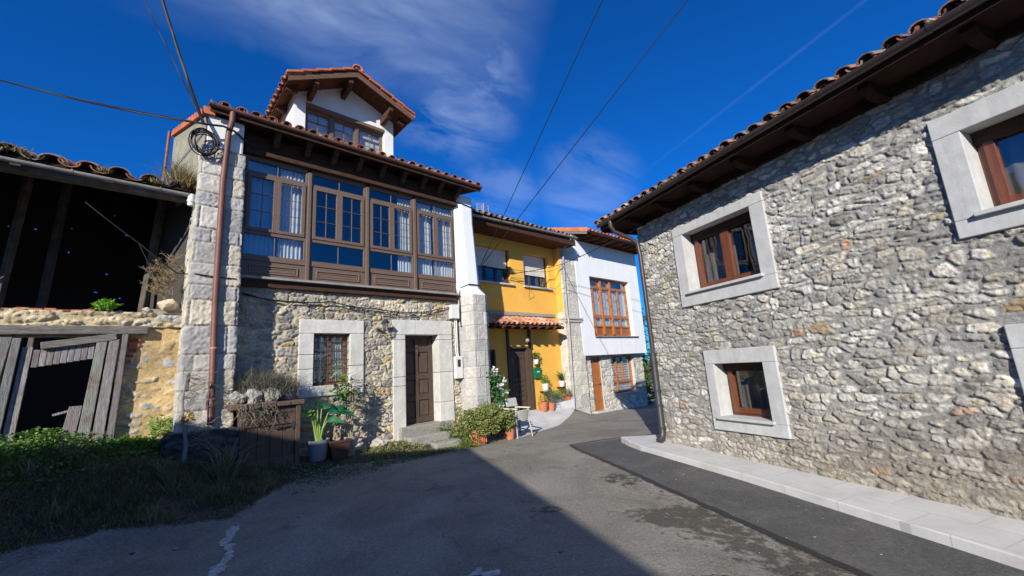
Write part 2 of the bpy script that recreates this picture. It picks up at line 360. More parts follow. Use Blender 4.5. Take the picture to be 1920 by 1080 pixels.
def ashlar_fn(seed,rows,pal,mort,amp=.012,wmin=.3,wmax=.6,joint=.012,rough=.006):
    rows=np.array(rows);pal=np.array(pal)
    def fn(a,z):
        zz=z+.006*fbm(a*8,z*8,seed,2);aa=a+.006*fbm(a*8+9,z*8,seed+1,2)
        i=np.clip(np.searchsorted(rows,zz)-1,0,len(rows)-2)
        dz=np.minimum(zz-rows[i],rows[i+1]-zz)
        w=wmin+(wmax-wmin)*hsh(i,i*0,seed+2);off=hsh(i,i*0,seed+3)*w
        j=np.floor((aa+off)/w);fx=(aa+off)/w-j;dx=np.minimum(fx,1-fx)*w
        d=np.minimum(dz,dx);k=i*31+j
        t=sst(joint*.3,joint*1.6,d)
        r1=hsh(k,i,seed+4);r2=hsh(k,i,seed+5)
        disp=t*(amp*(.5+r1))+rough*fbm(a*22,z*22,seed+7,4)*(.4+r2)+rough*.8*fbm(a*5,z*5,seed+8,2)
        c=pal[np.floor(r2*len(pal)*.999).astype(int)]*(.88+.24*r1)[...,None]*(1+.22*fbm(a*9,z*9,seed+9,4))[...,None]
        c=c*t[...,None]+np.array(mort)*(1-t[...,None])
        return disp,c
    return fn
def relief(name,F,path,z0,z1,dx,fn,mat,parent,holes=(),zshape=None,a0=0.):
    path=np.array(path,float);seg=np.diff(path,axis=0);L=np.hypot(seg[:,0],seg[:,1]);cum=np.concatenate([[0],np.cumsum(L)])
    na=max(2,int(cum[-1]/dx)+1);nz=max(2,int((z1-z0)/dx)+1)
    aa=np.linspace(0,cum[-1],na);i=np.clip(np.searchsorted(cum,aa,side='right')-1,0,len(seg)-1)
    t=(aa-cum[i])/L[i];pos=path[i]+seg[i]*t[:,None]
    nor=np.stack([-seg[:,1],seg[:,0]],1)/L[:,None];nr=nor[i]
    # blend normals at corners
    for k in range(1,len(path)-1):
        d=np.abs(aa-cum[k])<dx*1.3;mm=nor[k-1]+nor[k];nr[d]=mm/np.linalg.norm(mm)
    zz=np.linspace(z0,z1,nz);A,Z=np.meshgrid(aa,zz)
    disp,c=fn(A+a0,Z)
    S=pos[:,0][None,:]+disp*nr[:,0][None,:];N=pos[:,1][None,:]+disp*nr[:,1][None,:]
    if zshape is not None: S,N=zshape(S,N,Z)
    V=F.PA(S,N,Z)
    idx=np.arange(na*nz).reshape(nz,na)
    q=np.stack([idx[:-1,:-1],idx[:-1,1:],idx[1:,1:],idx[1:,:-1]],-1).reshape(-1,4)
    sc_=np.broadcast_to(pos[:,0][None,:],A.shape);ca=(sc_[:-1,:-1]+sc_[1:,1:])/2;cz=(Z[:-1,:-1]+Z[1:,1:])/2
    keep=np.ones(ca.shape,bool)
    for h in holes: keep&=~((ca>h[0])&(ca<h[1])&(cz>h[2])&(cz<h[3]))
    q=q[keep.ravel()]
    o=mesh_np(name,V.reshape(-1,3),q,mat,parent,c.reshape(-1,3))
    return o
def jit(base,a=.15): 
    k=1+random.uniform(-a,a);return tuple(b*k*(1+random.uniform(-a*.3,a*.3)) for b in base)

# ------------------------------------------------------------------ clay tiles
TC=[(.40,.155,.075),(.46,.20,.10),(.33,.13,.07),(.50,.27,.16),(.30,.17,.11),(.42,.24,.15)]
TOLD=[(.22,.14,.095),(.27,.15,.095),(.18,.125,.095),(.33,.235,.165),(.15,.12,.10),(.33,.16,.10),(.38,.31,.24)]
TDR=[(.44,.14,.06),(.38,.13,.06),(.48,.17,.08),(.34,.13,.07)]
TRED=[(.62,.17,.055),(.66,.20,.07),(.58,.15,.05)]
def tiles(mb,O,u,up,nrm,ncol,nrow,pitch,expo,r,pal,jt=1.,length=None,seg=7,thick=.014,pans=True,rowfn=None):
    """barrel tiles. O eave corner, u along the eave, up up the slope, nrm out of the roof"""
    O,u,up,nrm=map(lambda q:np.array(q,float),(O,u,up,nrm));length=length or expo*1.25
    for j in range(ncol):
        for i in range(nrow):
            for cover in ((True,False) if pans else (True,)):
                if not cover and i>1: continue
                c=random.choice(pal);c=jit(c,.22)
                ang=random.uniform(-.05,.05)*jt;base=O+u*((j+(.5 if cover else 0))*pitch+random.uniform(-.012,.012)*jt)+up*(i*expo+random.uniform(-.02,.02)*jt)
                if cover: base=base+nrm*(random.uniform(0,.012)*jt)
                d=up+u*ang;d/=np.linalg.norm(d);x=np.cross(d,nrm);x/=np.linalg.norm(x)
                y=nrm+up*(-.06);sg=1 if cover else -1
                r0,r1=(r,r*.84) if cover else (r*.9,r*1.0)
                rings=[]
                for q,rr,lift in ((0,r0,.012),(1,r1,0)):
                    p=base+d*(q*length)+nrm*(lift if cover else (r*.42+lift*.5))
                    for th,rad in ((0,rr),(1,rr-thick)):
                        rings.append([p+x*math.cos(t)*rad+y*sg*math.sin(t)*rad*.74 for t in np.linspace(0,math.pi,seg)])
                o0,i0,o1,i1=rings
                pts=o0+i0+o1+i1;k=seg;f=[]
                for t in range(k-1):
                    f+=[(t,t+1,2*k+t+1,2*k+t),(k+t,3*k+t,3*k+t+1,k+t+1),(t,k+t,k+t+1,t+1)]
                mb.add(pts,f,c)
# ------------------------------------------------------------------ foliage
def leaves(C,rad,n,size,pal,seed,shape='ell',droop=0.,asp=2.,flat=0.3,hollow=.0,fn=None):
    rg=np.random.default_rng(seed);C=np.array(C,float);rad=np.array(rad,float)
    d=rg.normal(size=(n,3));d/=np.linalg.norm(d,axis=1)[:,None];q=rg.random(n)**(1/3.)*(1-hollow)+hollow*rg.random(n)**.2
    lump=1+.28*np.sin(d[:,0]*5+seed)*np.cos(d[:,1]*4+seed*2)+.2*np.sin(d[:,2]*6+seed*3)
    p=C+d*(q*lump)[:,None]*rad
    if fn is not None: p=fn(p,rg)
    ax=rg.normal(size=(n,3));ax[:,2]=ax[:,2]*.6-droop;ax=ax+d*.8;ax/=np.linalg.norm(ax,axis=1)[:,None]
    side=np.cross(ax,rg.normal(size=(n,3))+np.array([0,0,1/flat*.3]));side/=np.linalg.norm(side,axis=1)[:,None]+1e-9
    nn=np.cross(ax,side)
    L=(size*(.6+.8*rg.random(n)))[:,None];Wd=L/asp
    v=np.stack([p,p+ax*L*.5+side*Wd*.5+nn*L*.08,p+ax*L,p+ax*L*.5-side*Wd*.5+nn*L*.08],1)
    pal=np.array(pal);c=pal[rg.integers(0,len(pal),n)]*(.65+.7*rg.random(n))[:,None]
    cc=np.repeat(c[:,None,:],4,1)
    f=np.arange(n*4).reshape(n,4)
    return v.reshape(-1,3),f,cc.reshape(-1,3)
def merge(*L):
    V=[];Fa=[];C_=[];b=0
    for v,f,c in L: V.append(v);Fa.append(f+b);C_.append(c);b+=len(v)
    return np.concatenate(V),np.concatenate(Fa),np.concatenate(C_)
def blades(P,h,w,pal,seed,lean=.35,bend=.3):
    """grass blades as two quads each"""
    rg=np.random.default_rng(seed);n=len(P);h=h*(.5+.9*rg.random(n));th=rg.random(n)*6.283
    dr=np.stack([np.cos(th),np.sin(th),np.zeros(n)],1);sd=np.stack([-np.sin(th),np.cos(th),np.zeros(n)],1)
    ph=rg.random(n)*6.28;sd=np.stack([np.cos(ph),np.sin(ph),np.zeros(n)],1)
    l=lean*rg.random(n);up=np.array([0,0,1.])
    m=P+up*(h*.55)[:,None]+dr*(h*l*.35)[:,None];t=P+up*(h*(1-.35*l))[:,None]+dr*(h*(l+bend*rg.random(n))*.8)[:,None]
    ww=(w*(.6+.8*rg.random(n)))[:,None]
    v=np.stack([P-sd*ww,P+sd*ww,m+sd*ww*.8,m-sd*ww*.8,t+sd*ww*.12,t-sd*ww*.12],1)
    i=np.arange(n)[:,None]*6;f=np.concatenate([i+np.array([0,1,2,3]),i+np.array([3,2,4,5])])
    pal=np.array(pal);c=pal[rg.integers(0,len(pal),n)]*(.6+.8*rg.random(n))[:,None]
    return v.reshape(-1,3),f,np.repeat(c[:,None],6,1).reshape(-1,3)
GRN=[(.07,.14,.02),(.10,.18,.03),(.05,.10,.02),(.14,.20,.04)]
# ================================================================== GROUND
def gz(x,y):
    x=np.asarray(x,float);y=np.asarray(y,float)
    s,n=G.back(x,y);sr,nr=Rw.back(x,y)
    z=-.045*np.clip(y-9,0,14)
    A=np.interp(s,[-6,-1,0,.5,1.2,2.2,3,4,5,6.2,7],[1.0,.85,.76,.62,.42,.26,.18,.16,.14,.05,0])
    hi=np.interp(s,[-1,1,2,3],[2.8,2.6,1.6,1.3]);t=np.clip((n-.3)/(hi-.3),0,1);z=z+A*(1-t*t*(3-2*t))
    z=z+.4*(1-sst(-1.5,.4,n))*sst(6.8,7.8,s)*(1-sst(11.3,12.2,s))
    z=z-.09*np.clip((6.1-sr)/4.2,0,1.3)*(1-sst(1.3,3.,nr))*(sr<7)
    z=z+.012*fbm(x*.8,y*.8,3,3)
    return z
def gzf(x,y): return float(gz(x,y))
def onG(F,s,n,dz=0.):
    p=F.P(s,n,0);p[2]=gzf(p[0],p[1])+dz;return p
def edge_n(s): return np.interp(s,[-4,-1,-.1,1,1.5,2.,2.8,3.9,5.1,5.7,6.2],[2.4,2.1,2.0,2.25,1.6,1.1,.85,1.0,1.1,1.05,.55])
def build_ground():
    t=np.linspace(-7,7,440);X=.8*np.sinh(t);Y=6+.8*np.sinh(t);X,Y=np.meshgrid(X,Y);Z=gz(X,Y)
    far=np.hypot(X,Y-6)
    s,n=G.back(X,Y);sr,nr=Rw.back(X,Y)
    soil=sst(.15,-.15,n-edge_n(s)-.12*fbm(X*3,Y*3,5,3))*(s<6.3)
    soil=np.maximum(soil,sst(30,45,far))
    soil=np.maximum(soil,.75*sst(-.4,-.9,n)*sst(10.6,11.4,s)*sst(13,12,s))
    agg=sst(.9,.15,np.abs(nr-2.15)/1.0)*sst(4.6,3.6,sr)*.62+.25*sst(1.,.0,np.hypot((X-1.2)/1.0,(Y-4.6)/.5))
    agg=np.maximum(agg,.42*sst(1,.1,np.abs(nr-1.95)/.5)*sst(7,5,sr))
    damp=.55*sst(1,.25,np.hypot((X-1.35)/.62,(Y-6.1)/.62))+.5*sst(1,.2,np.hypot((X-.25)/.5,(Y-5.0)/.3))+.4*sst(1,.2,np.hypot((X-.8)/.25,(Y-6.9)/.35))
    n_=len(t);idx=np.arange(n_*n_).reshape(n_,n_)
    q=np.stack([idx[:-1,:-1],idx[:-1,1:],idx[1:,1:],idx[1:,:-1]],-1)
    o=mesh_np('road',np.stack([X,Y,Z],-1),q,MT['road'],None,np.stack([soil,agg,damp],-1));setp(o,'old cracked grey asphalt lane and earth verge between the houses',None,kind='structure')
def ribbon(name,A,B,mat,off,m=60,k=8,kind='structure',label=None,jag=0):
    def rs(Pl):
        Pl=np.array(Pl,float);L=np.concatenate([[0],np.cumsum(np.hypot(*np.diff(Pl,axis=0).T))]);u=np.linspace(0,L[-1],m)
        return np.stack([np.interp(u,L,Pl[:,0]),np.interp(u,L,Pl[:,1])],1)
    A=rs(A);B=rs(B);w=np.linspace(0,1,k)[None,:,None];P=A[:,None]*(1-w)+B[:,None]*w
    if jag: P=P+np.stack([vn(P[...,0]*14,P[...,1]*14,3),vn(P[...,0]*14,P[...,1]*14,4)],-1)*jag
    Z=gz(P[...,0],P[...,1])+off
    idx=np.arange(m*k).reshape(m,k);q=np.stack([idx[:-1,:-1],idx[:-1,1:],idx[1:,1:],idx[1:,:-1]],-1)
    o=mesh_np(name,np.concatenate([P,Z[...,None]],-1),q,mat,None,np.ones((m*k,3)));o['kind']=kind
    if label:o['label']=label
    return o
def xy(F,L): return [tuple(F.P(s,n,0)[:2]) for s,n in L]
build_ground()
seam=[(7.55,1.28),(7.0,1.38),(6.48,1.45),(5.42,1.57),(4.56,1.68),(3.79,1.76),(3.23,1.82),(2.64,1.9),(2.0,1.96),(0,2.1),(-3,2.3)]
ribbon('fresh_asphalt',xy(Rw,seam),xy(Rw,[(7.4,-.9),(6.4,.2),(5,.3),(3,.4),(0,.5),(-3,.6)]),MT['newasphalt'],.004,90,14,label='strip of fresh dark asphalt along the pale pavement')
ribbon('asphalt_seam',xy(Rw,[(s,n+.05) for s,n in seam]),xy(Rw,[(s,n-.045) for s,n in seam]),MT['bitumen'],.008,260,4,jag=.035,label='black bitumen joint edging the fresh asphalt strip')
ribbon('asphalt_seam',xy(Rw,[(7.6,1.32),(7.63,.2),(7.45,-.9)]),xy(Rw,[(7.56,1.26),(7.58,.2),(7.40,-.9)]),MT['bitumen'],.012,60,3,jag=.02,label='thin black joint across the lane at the far end of the fresh strip')
ribbon('concrete_slab',xy(G,[(6.75,1.2),(7.66,.75),(9.2,.25),(10.6,-.45),(11.25,-.8)]),xy(G,[(6.8,-1.45),(8,-1.45),(9.4,-1.45),(10.6,-1.45),(11.3,-1.45)]),MT['concrete'],.006,60,20,label='pale concrete slab in front of the ochre house')
_sp=[(-3.38,5.11),(-3.19,4.7),(-2.9,4.34),(-2.81,4.06),(-2.73,3.86),(-2.55,3.4)]
STRIP_A=[(x-.045,y) for x,y in _sp];STRIP_B=[(x+.055,y) for x,y in _sp]
ribbon('cement_strip',STRIP_A,STRIP_B,MT['cement'],.006,90,5,jag=.07,label='ragged pale cement strip filling a trench in the lane')
ribbon('cement_patch',[(-.50,3.60),(-.36,3.56),(-.22,3.60)],[(-.46,3.72),(-.34,3.68),(-.24,3.70)],MT['cement'],.006,24,5,jag=.08,label='small ragged pale cement patch on the lane near the viewpoint')
# pavement
pv=[(7.15,.36),(6.7,.5),(6.27,.60),(5.2,.63),(4.2,.66),(3.4,.72),(2.6,.8),(1.69,.9),(0,1.05),(-3.2,1.3),(-3.2,-.1),(6.2,-.1),(6.2,-.35),(6.9,-.5)]
ptop=[.09-.08*(6.1-min(s,7))/4.2 if n>-.2 else .085 for s,n in pv]
b=MB(Rw);b.plan(pv,[z-.4 for z in ptop],ptop)
o=b.build('pavement',MT['pave'],None,bevel=.012);setp(o,'pale stone slab pavement at the foot of the right hand house',kind='structure')

# ================================================================== WINDOW / DOOR PARTS
def rectframe(b,s0,s1,z0,z1,n0,n1,w,col=(1,1,1),wb=None,wt=None):
    wb=wb or w;wt=wt or w
    b.box(s0,s0+w,n0,n1,z0,z1,col);b.box(s1-w,s1,n0,n1,z0,z1,col)
    b.box(s0+w,s1-w,n0+.001,n1-.001,z0,z0+wb,col);b.box(s0+w,s1-w,n0+.001,n1-.001,z1-wt,z1,col)
def pane(F,s0,s1,z0,z1,n,parent,mat='glass'):
    b=MB(F);b.box(s0,s1,n-.003,n+.003,z0,z1);return b.build('pane',MT[mat],parent)
def casement(F,s0,s1,z0,z1,n,parent,wood,w=.055,cols=1,rows=1,mw=.012,mcol=None,glass='glass',dep=.045):
    b=MB(F);rectframe(b,s0,s1,z0,z1,n,n+dep,w)
    for i in range(1,cols): x=s0+w+(s1-s0-2*w)*i/cols;b.box(x-mw/2,x+mw/2,n+.016,n+.034,z0+w,z1-w)
    for i in range(1,rows): x=z0+w+(z1-z0-2*w)*i/rows;b.box(s0+w,s1-w,n+.018,n+.032,x-mw/2,x+mw/2)
    o=b.build('casement',MT[wood],parent,bevel=.004)
    pane(F,s0+w*.7,s1-w*.7,z0+w*.7,z1-w*.7,n+.012,parent,glass);return o
def curtain(F,s0,s1,z0,z1,n,parent,col=(.72,.76,.80),folds=9,amp=.025,gather=0.,seed=1):
    rg=np.random.default_rng(seed);m=90;k=14
    S=np.linspace(s0,s1,m);Z=np.linspace(z0,z1,k);A,B=np.meshgrid(S,Z);t=(A-s0)/(s1-s0);q=(B-z0)/(z1-z0)
    N=n+amp*np.sin(t*folds*6.28+1.3*np.sin(t*7+seed)+.5*(1-q))*(.5+.5*(1-q*.3))+.01*vn(A*9,B*3,seed)
    A2=A-gather*(1-q)**1.2*(t)*(s1-s0)
    idx=np.arange(m*k).reshape(k,m);f=np.stack([idx[:-1,:-1],idx[:-1,1:],idx[1:,1:],idx[1:,:-1]],-1)
    c=np.ones((k,m,3))*np.array(col)*(1+.05*vn(A*20,B*2,seed))[...,None]
    return mesh_np('curtain',F.PA(A2,N,B),f,MT['curtain'],parent,c)
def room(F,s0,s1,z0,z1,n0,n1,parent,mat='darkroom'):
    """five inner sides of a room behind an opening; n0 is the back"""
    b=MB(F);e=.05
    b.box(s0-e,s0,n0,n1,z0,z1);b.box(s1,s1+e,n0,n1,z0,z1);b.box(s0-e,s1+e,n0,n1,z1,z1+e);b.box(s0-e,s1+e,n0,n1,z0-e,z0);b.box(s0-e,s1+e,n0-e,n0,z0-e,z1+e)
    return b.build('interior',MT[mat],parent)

# ================================================================== RIGHT STONE HOUSE
H=thing('stone_house','long rubble stone house with pale window surrounds on the right of the lane','house',tuple(Rw.P(3,0,0)))
W1=(3.65,5.39,2.43,3.84);I1=(3.87,5.17,2.635,3.69)
W3=(3.88,5.09,.44,1.665);I3=(4.09,4.92,.61,1.45)
W2=(.10,1.84,2.53,3.765);I2=(.31,1.635,2.70,3.555)
W4=(.45,1.72,.45,1.69);I4=(.66,1.51,.62,1.48)
def lowR(a,z,c):
    k=(sst(.55,.0,z+.25*fbm(a*1.5,z*2,7,3))*.55)[...,None];d=(sst(1.15,.45,z+.5*fbm(a*.9,z*1.1,17,3))*sst(5.6,3.5,a))[...,None]
    c=c*(1-.42*d)+np.array([.16,.12,.075])*.42*d
    return c*(1-k*.6)+np.array([.40,.35,.25])*k*.6*(1+.3*fbm(a*9,z*9,4,3))[...,None]
fn=rubble_fn(.20,.090,11,PAL_R,(.285,.278,.255),amp=.024,mw=.19,oddp=.022,lower=lambda a,z,c:lowR(a-2,z,c))
relief('wall',Rw,[(-2,0),(6.33,0),(6.33,-1.2)],-.35,4.21,.0118,fn,MT['rubble'],H,holes=[(w[0]+.03,w[1]-.03,w[2]+.03,w[3]-.03) for w in (W1,W3,W2,W4)])
b=MB(Rw)
for (o_,i_) in ((W1,I1),(W3,I3),(W2,I2),(W4,I4)):
    n0,n1=-.30,.05;m=.0015
    s0,s1,z0,z1=o_;a0,a1,c0,c1=i_
    sb=MB(Rw);wc=lambda:jit((1,1,1),.03)
    sb.box(s0,s1,n0,n1,c1,z1,wc());sb.box(s0,s1,n0,n1,z0,c0,wc())
    sb.box(s0,a0,n0,n1-m,c0+m,c1-m,wc());sb.box(a1,s1,n0,n1-m,c0+m,c1-m,wc())
    su=sb.build('window_surround',MT['surround'],H,bevel=.008)
    sl=MB(Rw);sl.box(a0-.05,a1+.05,-.25,.10,c0-.002,c0+.038);sl.build('sill',MT['surround'],su,bevel=.005)
    wn=MB(Rw);rectframe(wn,a0+.002,a1-.002,c0+.039,c1-.002,-.27,-.20,.055);wo=wn.build('window',MT['orangewood'],H,bevel=.005)
    bl=MB(Rw);bl.box(a0+.004,a1-.004,-.195,-.15,c1-.13,c1-.004);bl.build('blind_box',MT['darkwood'],wo)
    mid=(a0+a1)/2
    for q0,q1 in ((a0+.05,mid+.002),(mid-.002,a1-.05)) if a1-a0>1 else ((a0+.05,a1-.05),):
        casement(Rw,q0+.003,q1-.003,c0+.08,c1-.05,-.235,wo,'orangewood',.075,dep=.065)
    curtain(Rw,mid+.02 if a1-a0>1 else a0+.1,a1-.06,c0+.02,c1,-.42,wo,(.30,.25,.20),6,.010,seed=3)
    if o_ is W2: curtain(Rw,a0+.06,a1-.35,c0+.02,c1,-.40,wo,(.75,.76,.76),8,.03,seed=4)
    room(Rw,a0-.2,a1+.2,c0-.2,c1+.15,-2.4,-.31,H)
b=MB(Rw);gg=(.3,.3,.28);b.box(-2.2,-2.0,-6,-.3,-.4,4.3);b.box(-2.2,6.3,-6.2,-6,-.4,4.3);b.box(6.25,6.31,-6,-1.1,-.4,4.3);b.build('rear_walls',MT['rubble'],H)
# eaves
rs=.40
def zr(n): return 4.215+(.0-n)*0.0+max(0,0)
b=MB(Rw);en=.52;zs=4.35
b.prof([(en,zs-.005),(en,zs+.045),(-3.,zs+.045+(en+3)*rs),(-3.,zs+(en+3)*rs-.005)],-2.4,6.78,(.5,.45,.45))
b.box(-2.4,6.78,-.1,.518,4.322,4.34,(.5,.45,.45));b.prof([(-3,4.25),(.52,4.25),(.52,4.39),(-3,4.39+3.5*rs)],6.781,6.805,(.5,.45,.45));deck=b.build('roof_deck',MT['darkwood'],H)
b=MB(Rw);b.box(-2.2,6.36,-.25,.06,4.20,4.346,(.5,.45,.45));b.build('wall_plate',MT['darkwood'],H)
for i,s in enumerate(np.arange(-1.9,6.85,.80)):
    b=MB(Rw);w=.055
    b.prof([(-.1,4.19),(-.1,4.321),(.42,4.321),(.42,4.27),(.34,4.22),(.25,4.19)],s-w,s+w,jit((.42,.36,.36)));b.build('rafter',MT['darkwood'],H,bevel=.006)
b=MB(Rw);b.prof([(en+.002,4.285),(en+.027,4.285),(en+.027,4.412),(en+.002,4.412)],-2.4,6.80,(.5,.45,.45));b.build('fascia',MT['darkwood'],H)
def gutter(F,s0,s1,n,z,r,mat,parent,dz=0.,name='gutter',brk=.6,th=.006,k=9):
    b=MB(F);rings=[]
    for s,zz in ((s0,z),(s1,z+dz)):
        rings.append([F.P(s,n+rr*math.cos(t),zz-rr*math.sin(t)) for rr,T in ((r,np.linspace(0,math.pi,k)),(r-th,np.linspace(math.pi,0,k))) for t in T])
    b.loft(rings)
    for i in range(int((s1-s0)/brk)+1):
        s=s0+.05+i*brk;q=(s-s0)/(s1-s0)
        if s+.02>s1: break
        zz=z+dz*q;rg=[[F.P(a,n+rr*math.cos(t),zz-rr*math.sin(t)) for rr,T in ((r+.005,np.linspace(-.25,math.pi+.1,k)),(r+.0005,np.linspace(math.pi+.1,-.25,k))) for t in T] for a in (s,s+.022)]
        b.loft(rg,(.8,.8,.8))
    for s,q in ((s0,0),(s1,1)):
        b.prism([(s,0)]*0 or [(s-.003,0)],0,0) if False else None
        zz=z+dz*q;p=[F.P(s,n+r*math.cos(t),zz-r*math.sin(t)) for t in np.linspace(0,math.pi,k)]
        b.add(p,[tuple(range(k))])
    return b.build(name,MT[mat],parent,smooth=40)
gutter(Rw,-2.4,6.81,.585,4.40,.062,'darkpipe',H,brk=.95)
# downpipe
b=MB(Rw);dn=.07
b.tube([Rw.P(6.40,.585,4.37),Rw.P(6.40,.585,4.24),Rw.P(6.39,.52,4.13),Rw.P(6.30,.2,3.97),Rw.P(6.25,.10,3.87),Rw.P(6.245,.075,3.62),Rw.P(6.235,.075,1.7),Rw.P(6.235,.075,1.60)],.044,12)
pipe=b.build('downpipe',MT['brownpipe'] if 0 else MT['darkpipe'],H,smooth=50)
b=MB(Rw);b.tube([Rw.P(6.235,.09,1.68),Rw.P(6.24,.09,.26),Rw.P(6.235,.12,.18),Rw.P(6.225,.20,.125)],.064,14)
for z in (1.66,1.5,.98,.72,.32): b.lathe(Rw.P(6.237,.09,z),[(.066,0),(.078,.006),(.078,.034),(.066,.04)],14)
b.build('iron_shoe',MT['iron'],pipe,smooth=50)
# tiles
slope=np.array([*(-Rw.n[:2]),rs]);slope/=np.linalg.norm(slope);nrm=np.cross(Rw.u,slope);nrm=nrm if nrm[2]>0 else -nrm
b=MB();tiles(b,Rw.P(-2.4,.58,4.435),Rw.u,slope,nrm,44,9,.212,.38,.086,TOLD+TOLD+TC[:3],1.8)
b.build('roof_tiles',MT['tile'],H,smooth=60)

# ================================================================== GREY GALLERY HOUSE
H=thing('gallery_house','grey stone house with a glazed brown timber gallery and a dormer above its eaves','house',tuple(G.P(3.5,0,.3)))
PAL_G=[(.37,.345,.295),(.43,.40,.335),(.31,.30,.275),(.47,.43,.35),(.28,.27,.25),(.52,.465,.36)]
fnG=rubble_fn(.25,.135,23,PAL_G,(.50,.42,.29),odd=[(.50,.40,.22),(.46,.36,.20)],oddp=.12,amp=.04,mw=.13,mortvar=.3)
DS=(4.23,5.81,.0,2.84);DI=(4.53,5.41,.47,2.50)
WS=(2.29,3.56,1.29,2.79);WI=(2.56,3.27,1.49,2.515)
relief('wall',G,[(.9,-.06),(6.12,-.06)],-.2,3.52,.0165,fnG,MT['rubble'],H,holes=[(DS[0]+.03,DS[1]-.03,.2,DS[3]-.03),(WS[0]+.03,WS[1]-.03,WS[2]+.03,WS[3]-.03)])
# left pier, plinth, right buttress
PALA=[(.40,.39,.355),(.46,.435,.38),(.35,.34,.32),(.47,.42,.33)]
rows=[.5,.86,1.25,1.56,1.86,2.12,2.58,3.0,3.25,3.62,3.98,4.22,4.62,4.86,5.2,5.45,5.7,6.3,6.6]
def pz(S,N,Z):
    k=np.clip((Z-1)/5.3,0,1);c=.86;return c+(S-c)*(1-.13*k)+.0*Z,N-.02*k
relief('left_pier',G,[(.50,-.7),(.51,.41),(1.215,.41),(1.215,-.1)],.85,5.72,.014,ashlar_fn(5,rows,PALA,(.36,.33,.27),.02,.34,.7,.014,.016),MT['ashlar'],H,zshape=pz)
b=MB(G);b.box(.575,1.135,-.6,.385,5.7,6.34);pt=b.build('pier_cap',MT['warmwhite'],H,bevel=.03)
relief('plinth',G,[(.44,-.5),(.42,.60),(1.28,.60),(1.3,.0)],.1,.95,.02,rubble_fn(.5,.22,31,[(.09,.09,.095),(.12,.12,.125),(.07,.07,.075)],(.06,.06,.06),odd=[(.1,.1,.1)],amp=.06,mw=.08),MT['rubble'],H)
b=MB(G);b.plan([(.45,-.3),(.43,.59),(1.27,.59),(1.27,0)],.9,[.97,.965,.95,.95]);b.build('plinth_top',MT['sooty'],H,bevel=.02)
rowsb=[-.2,.3,.62,.95,1.4,1.68,2.05,2.32,2.7,3.05,3.22,3.5,3.8]
bp=[(6.05,-.12),(6.07,.03),(6.155,.46),(6.56,.46),(6.75,.29),(6.75,-.7)]
relief('buttress',G,bp,-.2,3.49,.015,ashlar_fn(9,rowsb,[(.40,.39,.365),(.45,.435,.40),(.36,.355,.345),(.43,.41,.37)],(.36,.34,.30),.014,.28,.5,.010,.009),MT['ashlar'],H)
b=MB(G)
r0=[(6.0,-.5),(6.055,.03),(6.15,.468),(6.565,.468),(6.755,.295),(6.755,-.5)];r1=[(5.985,-.5),(5.99,.07),(6.20,.27),(6.50,.27),(6.64,.17),(6.64,-.5)];r2=[(5.98,-.5),(5.985,.06),(6.18,.16),(6.48,.16),(6.57,.08),(6.57,-.5)]
b.loft([[G.P(s,n,z) for s,n in r] for r,z in ((r0,3.475),(r0,3.50),(r1,3.70),(r2,5.5),(r2,6.27))])
b.build('white_buttress_top',MT['white'],H,bevel=.02)
# side wall at left
sd=[(.565,.39),(.2,-1.6),(.4,-6.5)]
b=MB(G);zt=[6.36,6.80,7.6]
for (p,q,za,zb) in ((sd[0],sd[1],zt[0],zt[1]),(sd[1],sd[2],zt[1],zt[2])):
    P0=G.P(p[0],p[1],5.0);P1=G.P(q[0],q[1],5.0);d=.05
    b.hexa([P0,P1,G.P(q[0]+.25,q[1],5.0),G.P(p[0]+.25,p[1]-.1,5.0),G.P(p[0],p[1],za),G.P(q[0],q[1],zb),G.P(q[0]+.25,q[1],zb),G.P(p[0]+.25,p[1]-.1,za)])
b.build('side_wall',MT['roughcast'],H)
b=MB(G)
for i in range(12):   # verge tiles
    t0,t1=i/12,(i+1)/12;p=lambda t,o,z:G.P(.565+(.2-.565)*t+o,.44+(-1.62-.44)*t,6.36+.44*t+z)
    b.hexa([p(t0,-.05,-.06),p(t1+.01,-.05,-.06),p(t1+.01,.12,-.05),p(t0,.12,-.05),p(t0,-.05,.085),p(t1+.01,-.04,.07),p(t1+.01,.12,.06),p(t0,.12,.075)],jit((1,.9,.9),.15))
b.build('verge_tiles',M_simple('red_verge_tile',(.40,.125,.055),.8,.2,10,bscale=60,bstr=.3),H,bevel=.008)
b=MB(G);b.tube([G.P(.12,-1.66,6.85),G.P(.10,-1.67,5.2)],.028,10);b.build('corner_pipe',MT['brownpipe'],H,smooth=50)
# shell: rear wall, right wall, floor to keep the sun out
b=MB(G);b.box(.7,6.5,-6.7,-6.5,-.2,7.2);b.box(6.3,6.6,-6.5,-.45,-.2,6.3);b.box(1.2,5.9,-6.4,-.12,3.42,3.5);b.build('rear_walls',MT['roughcast'],H)
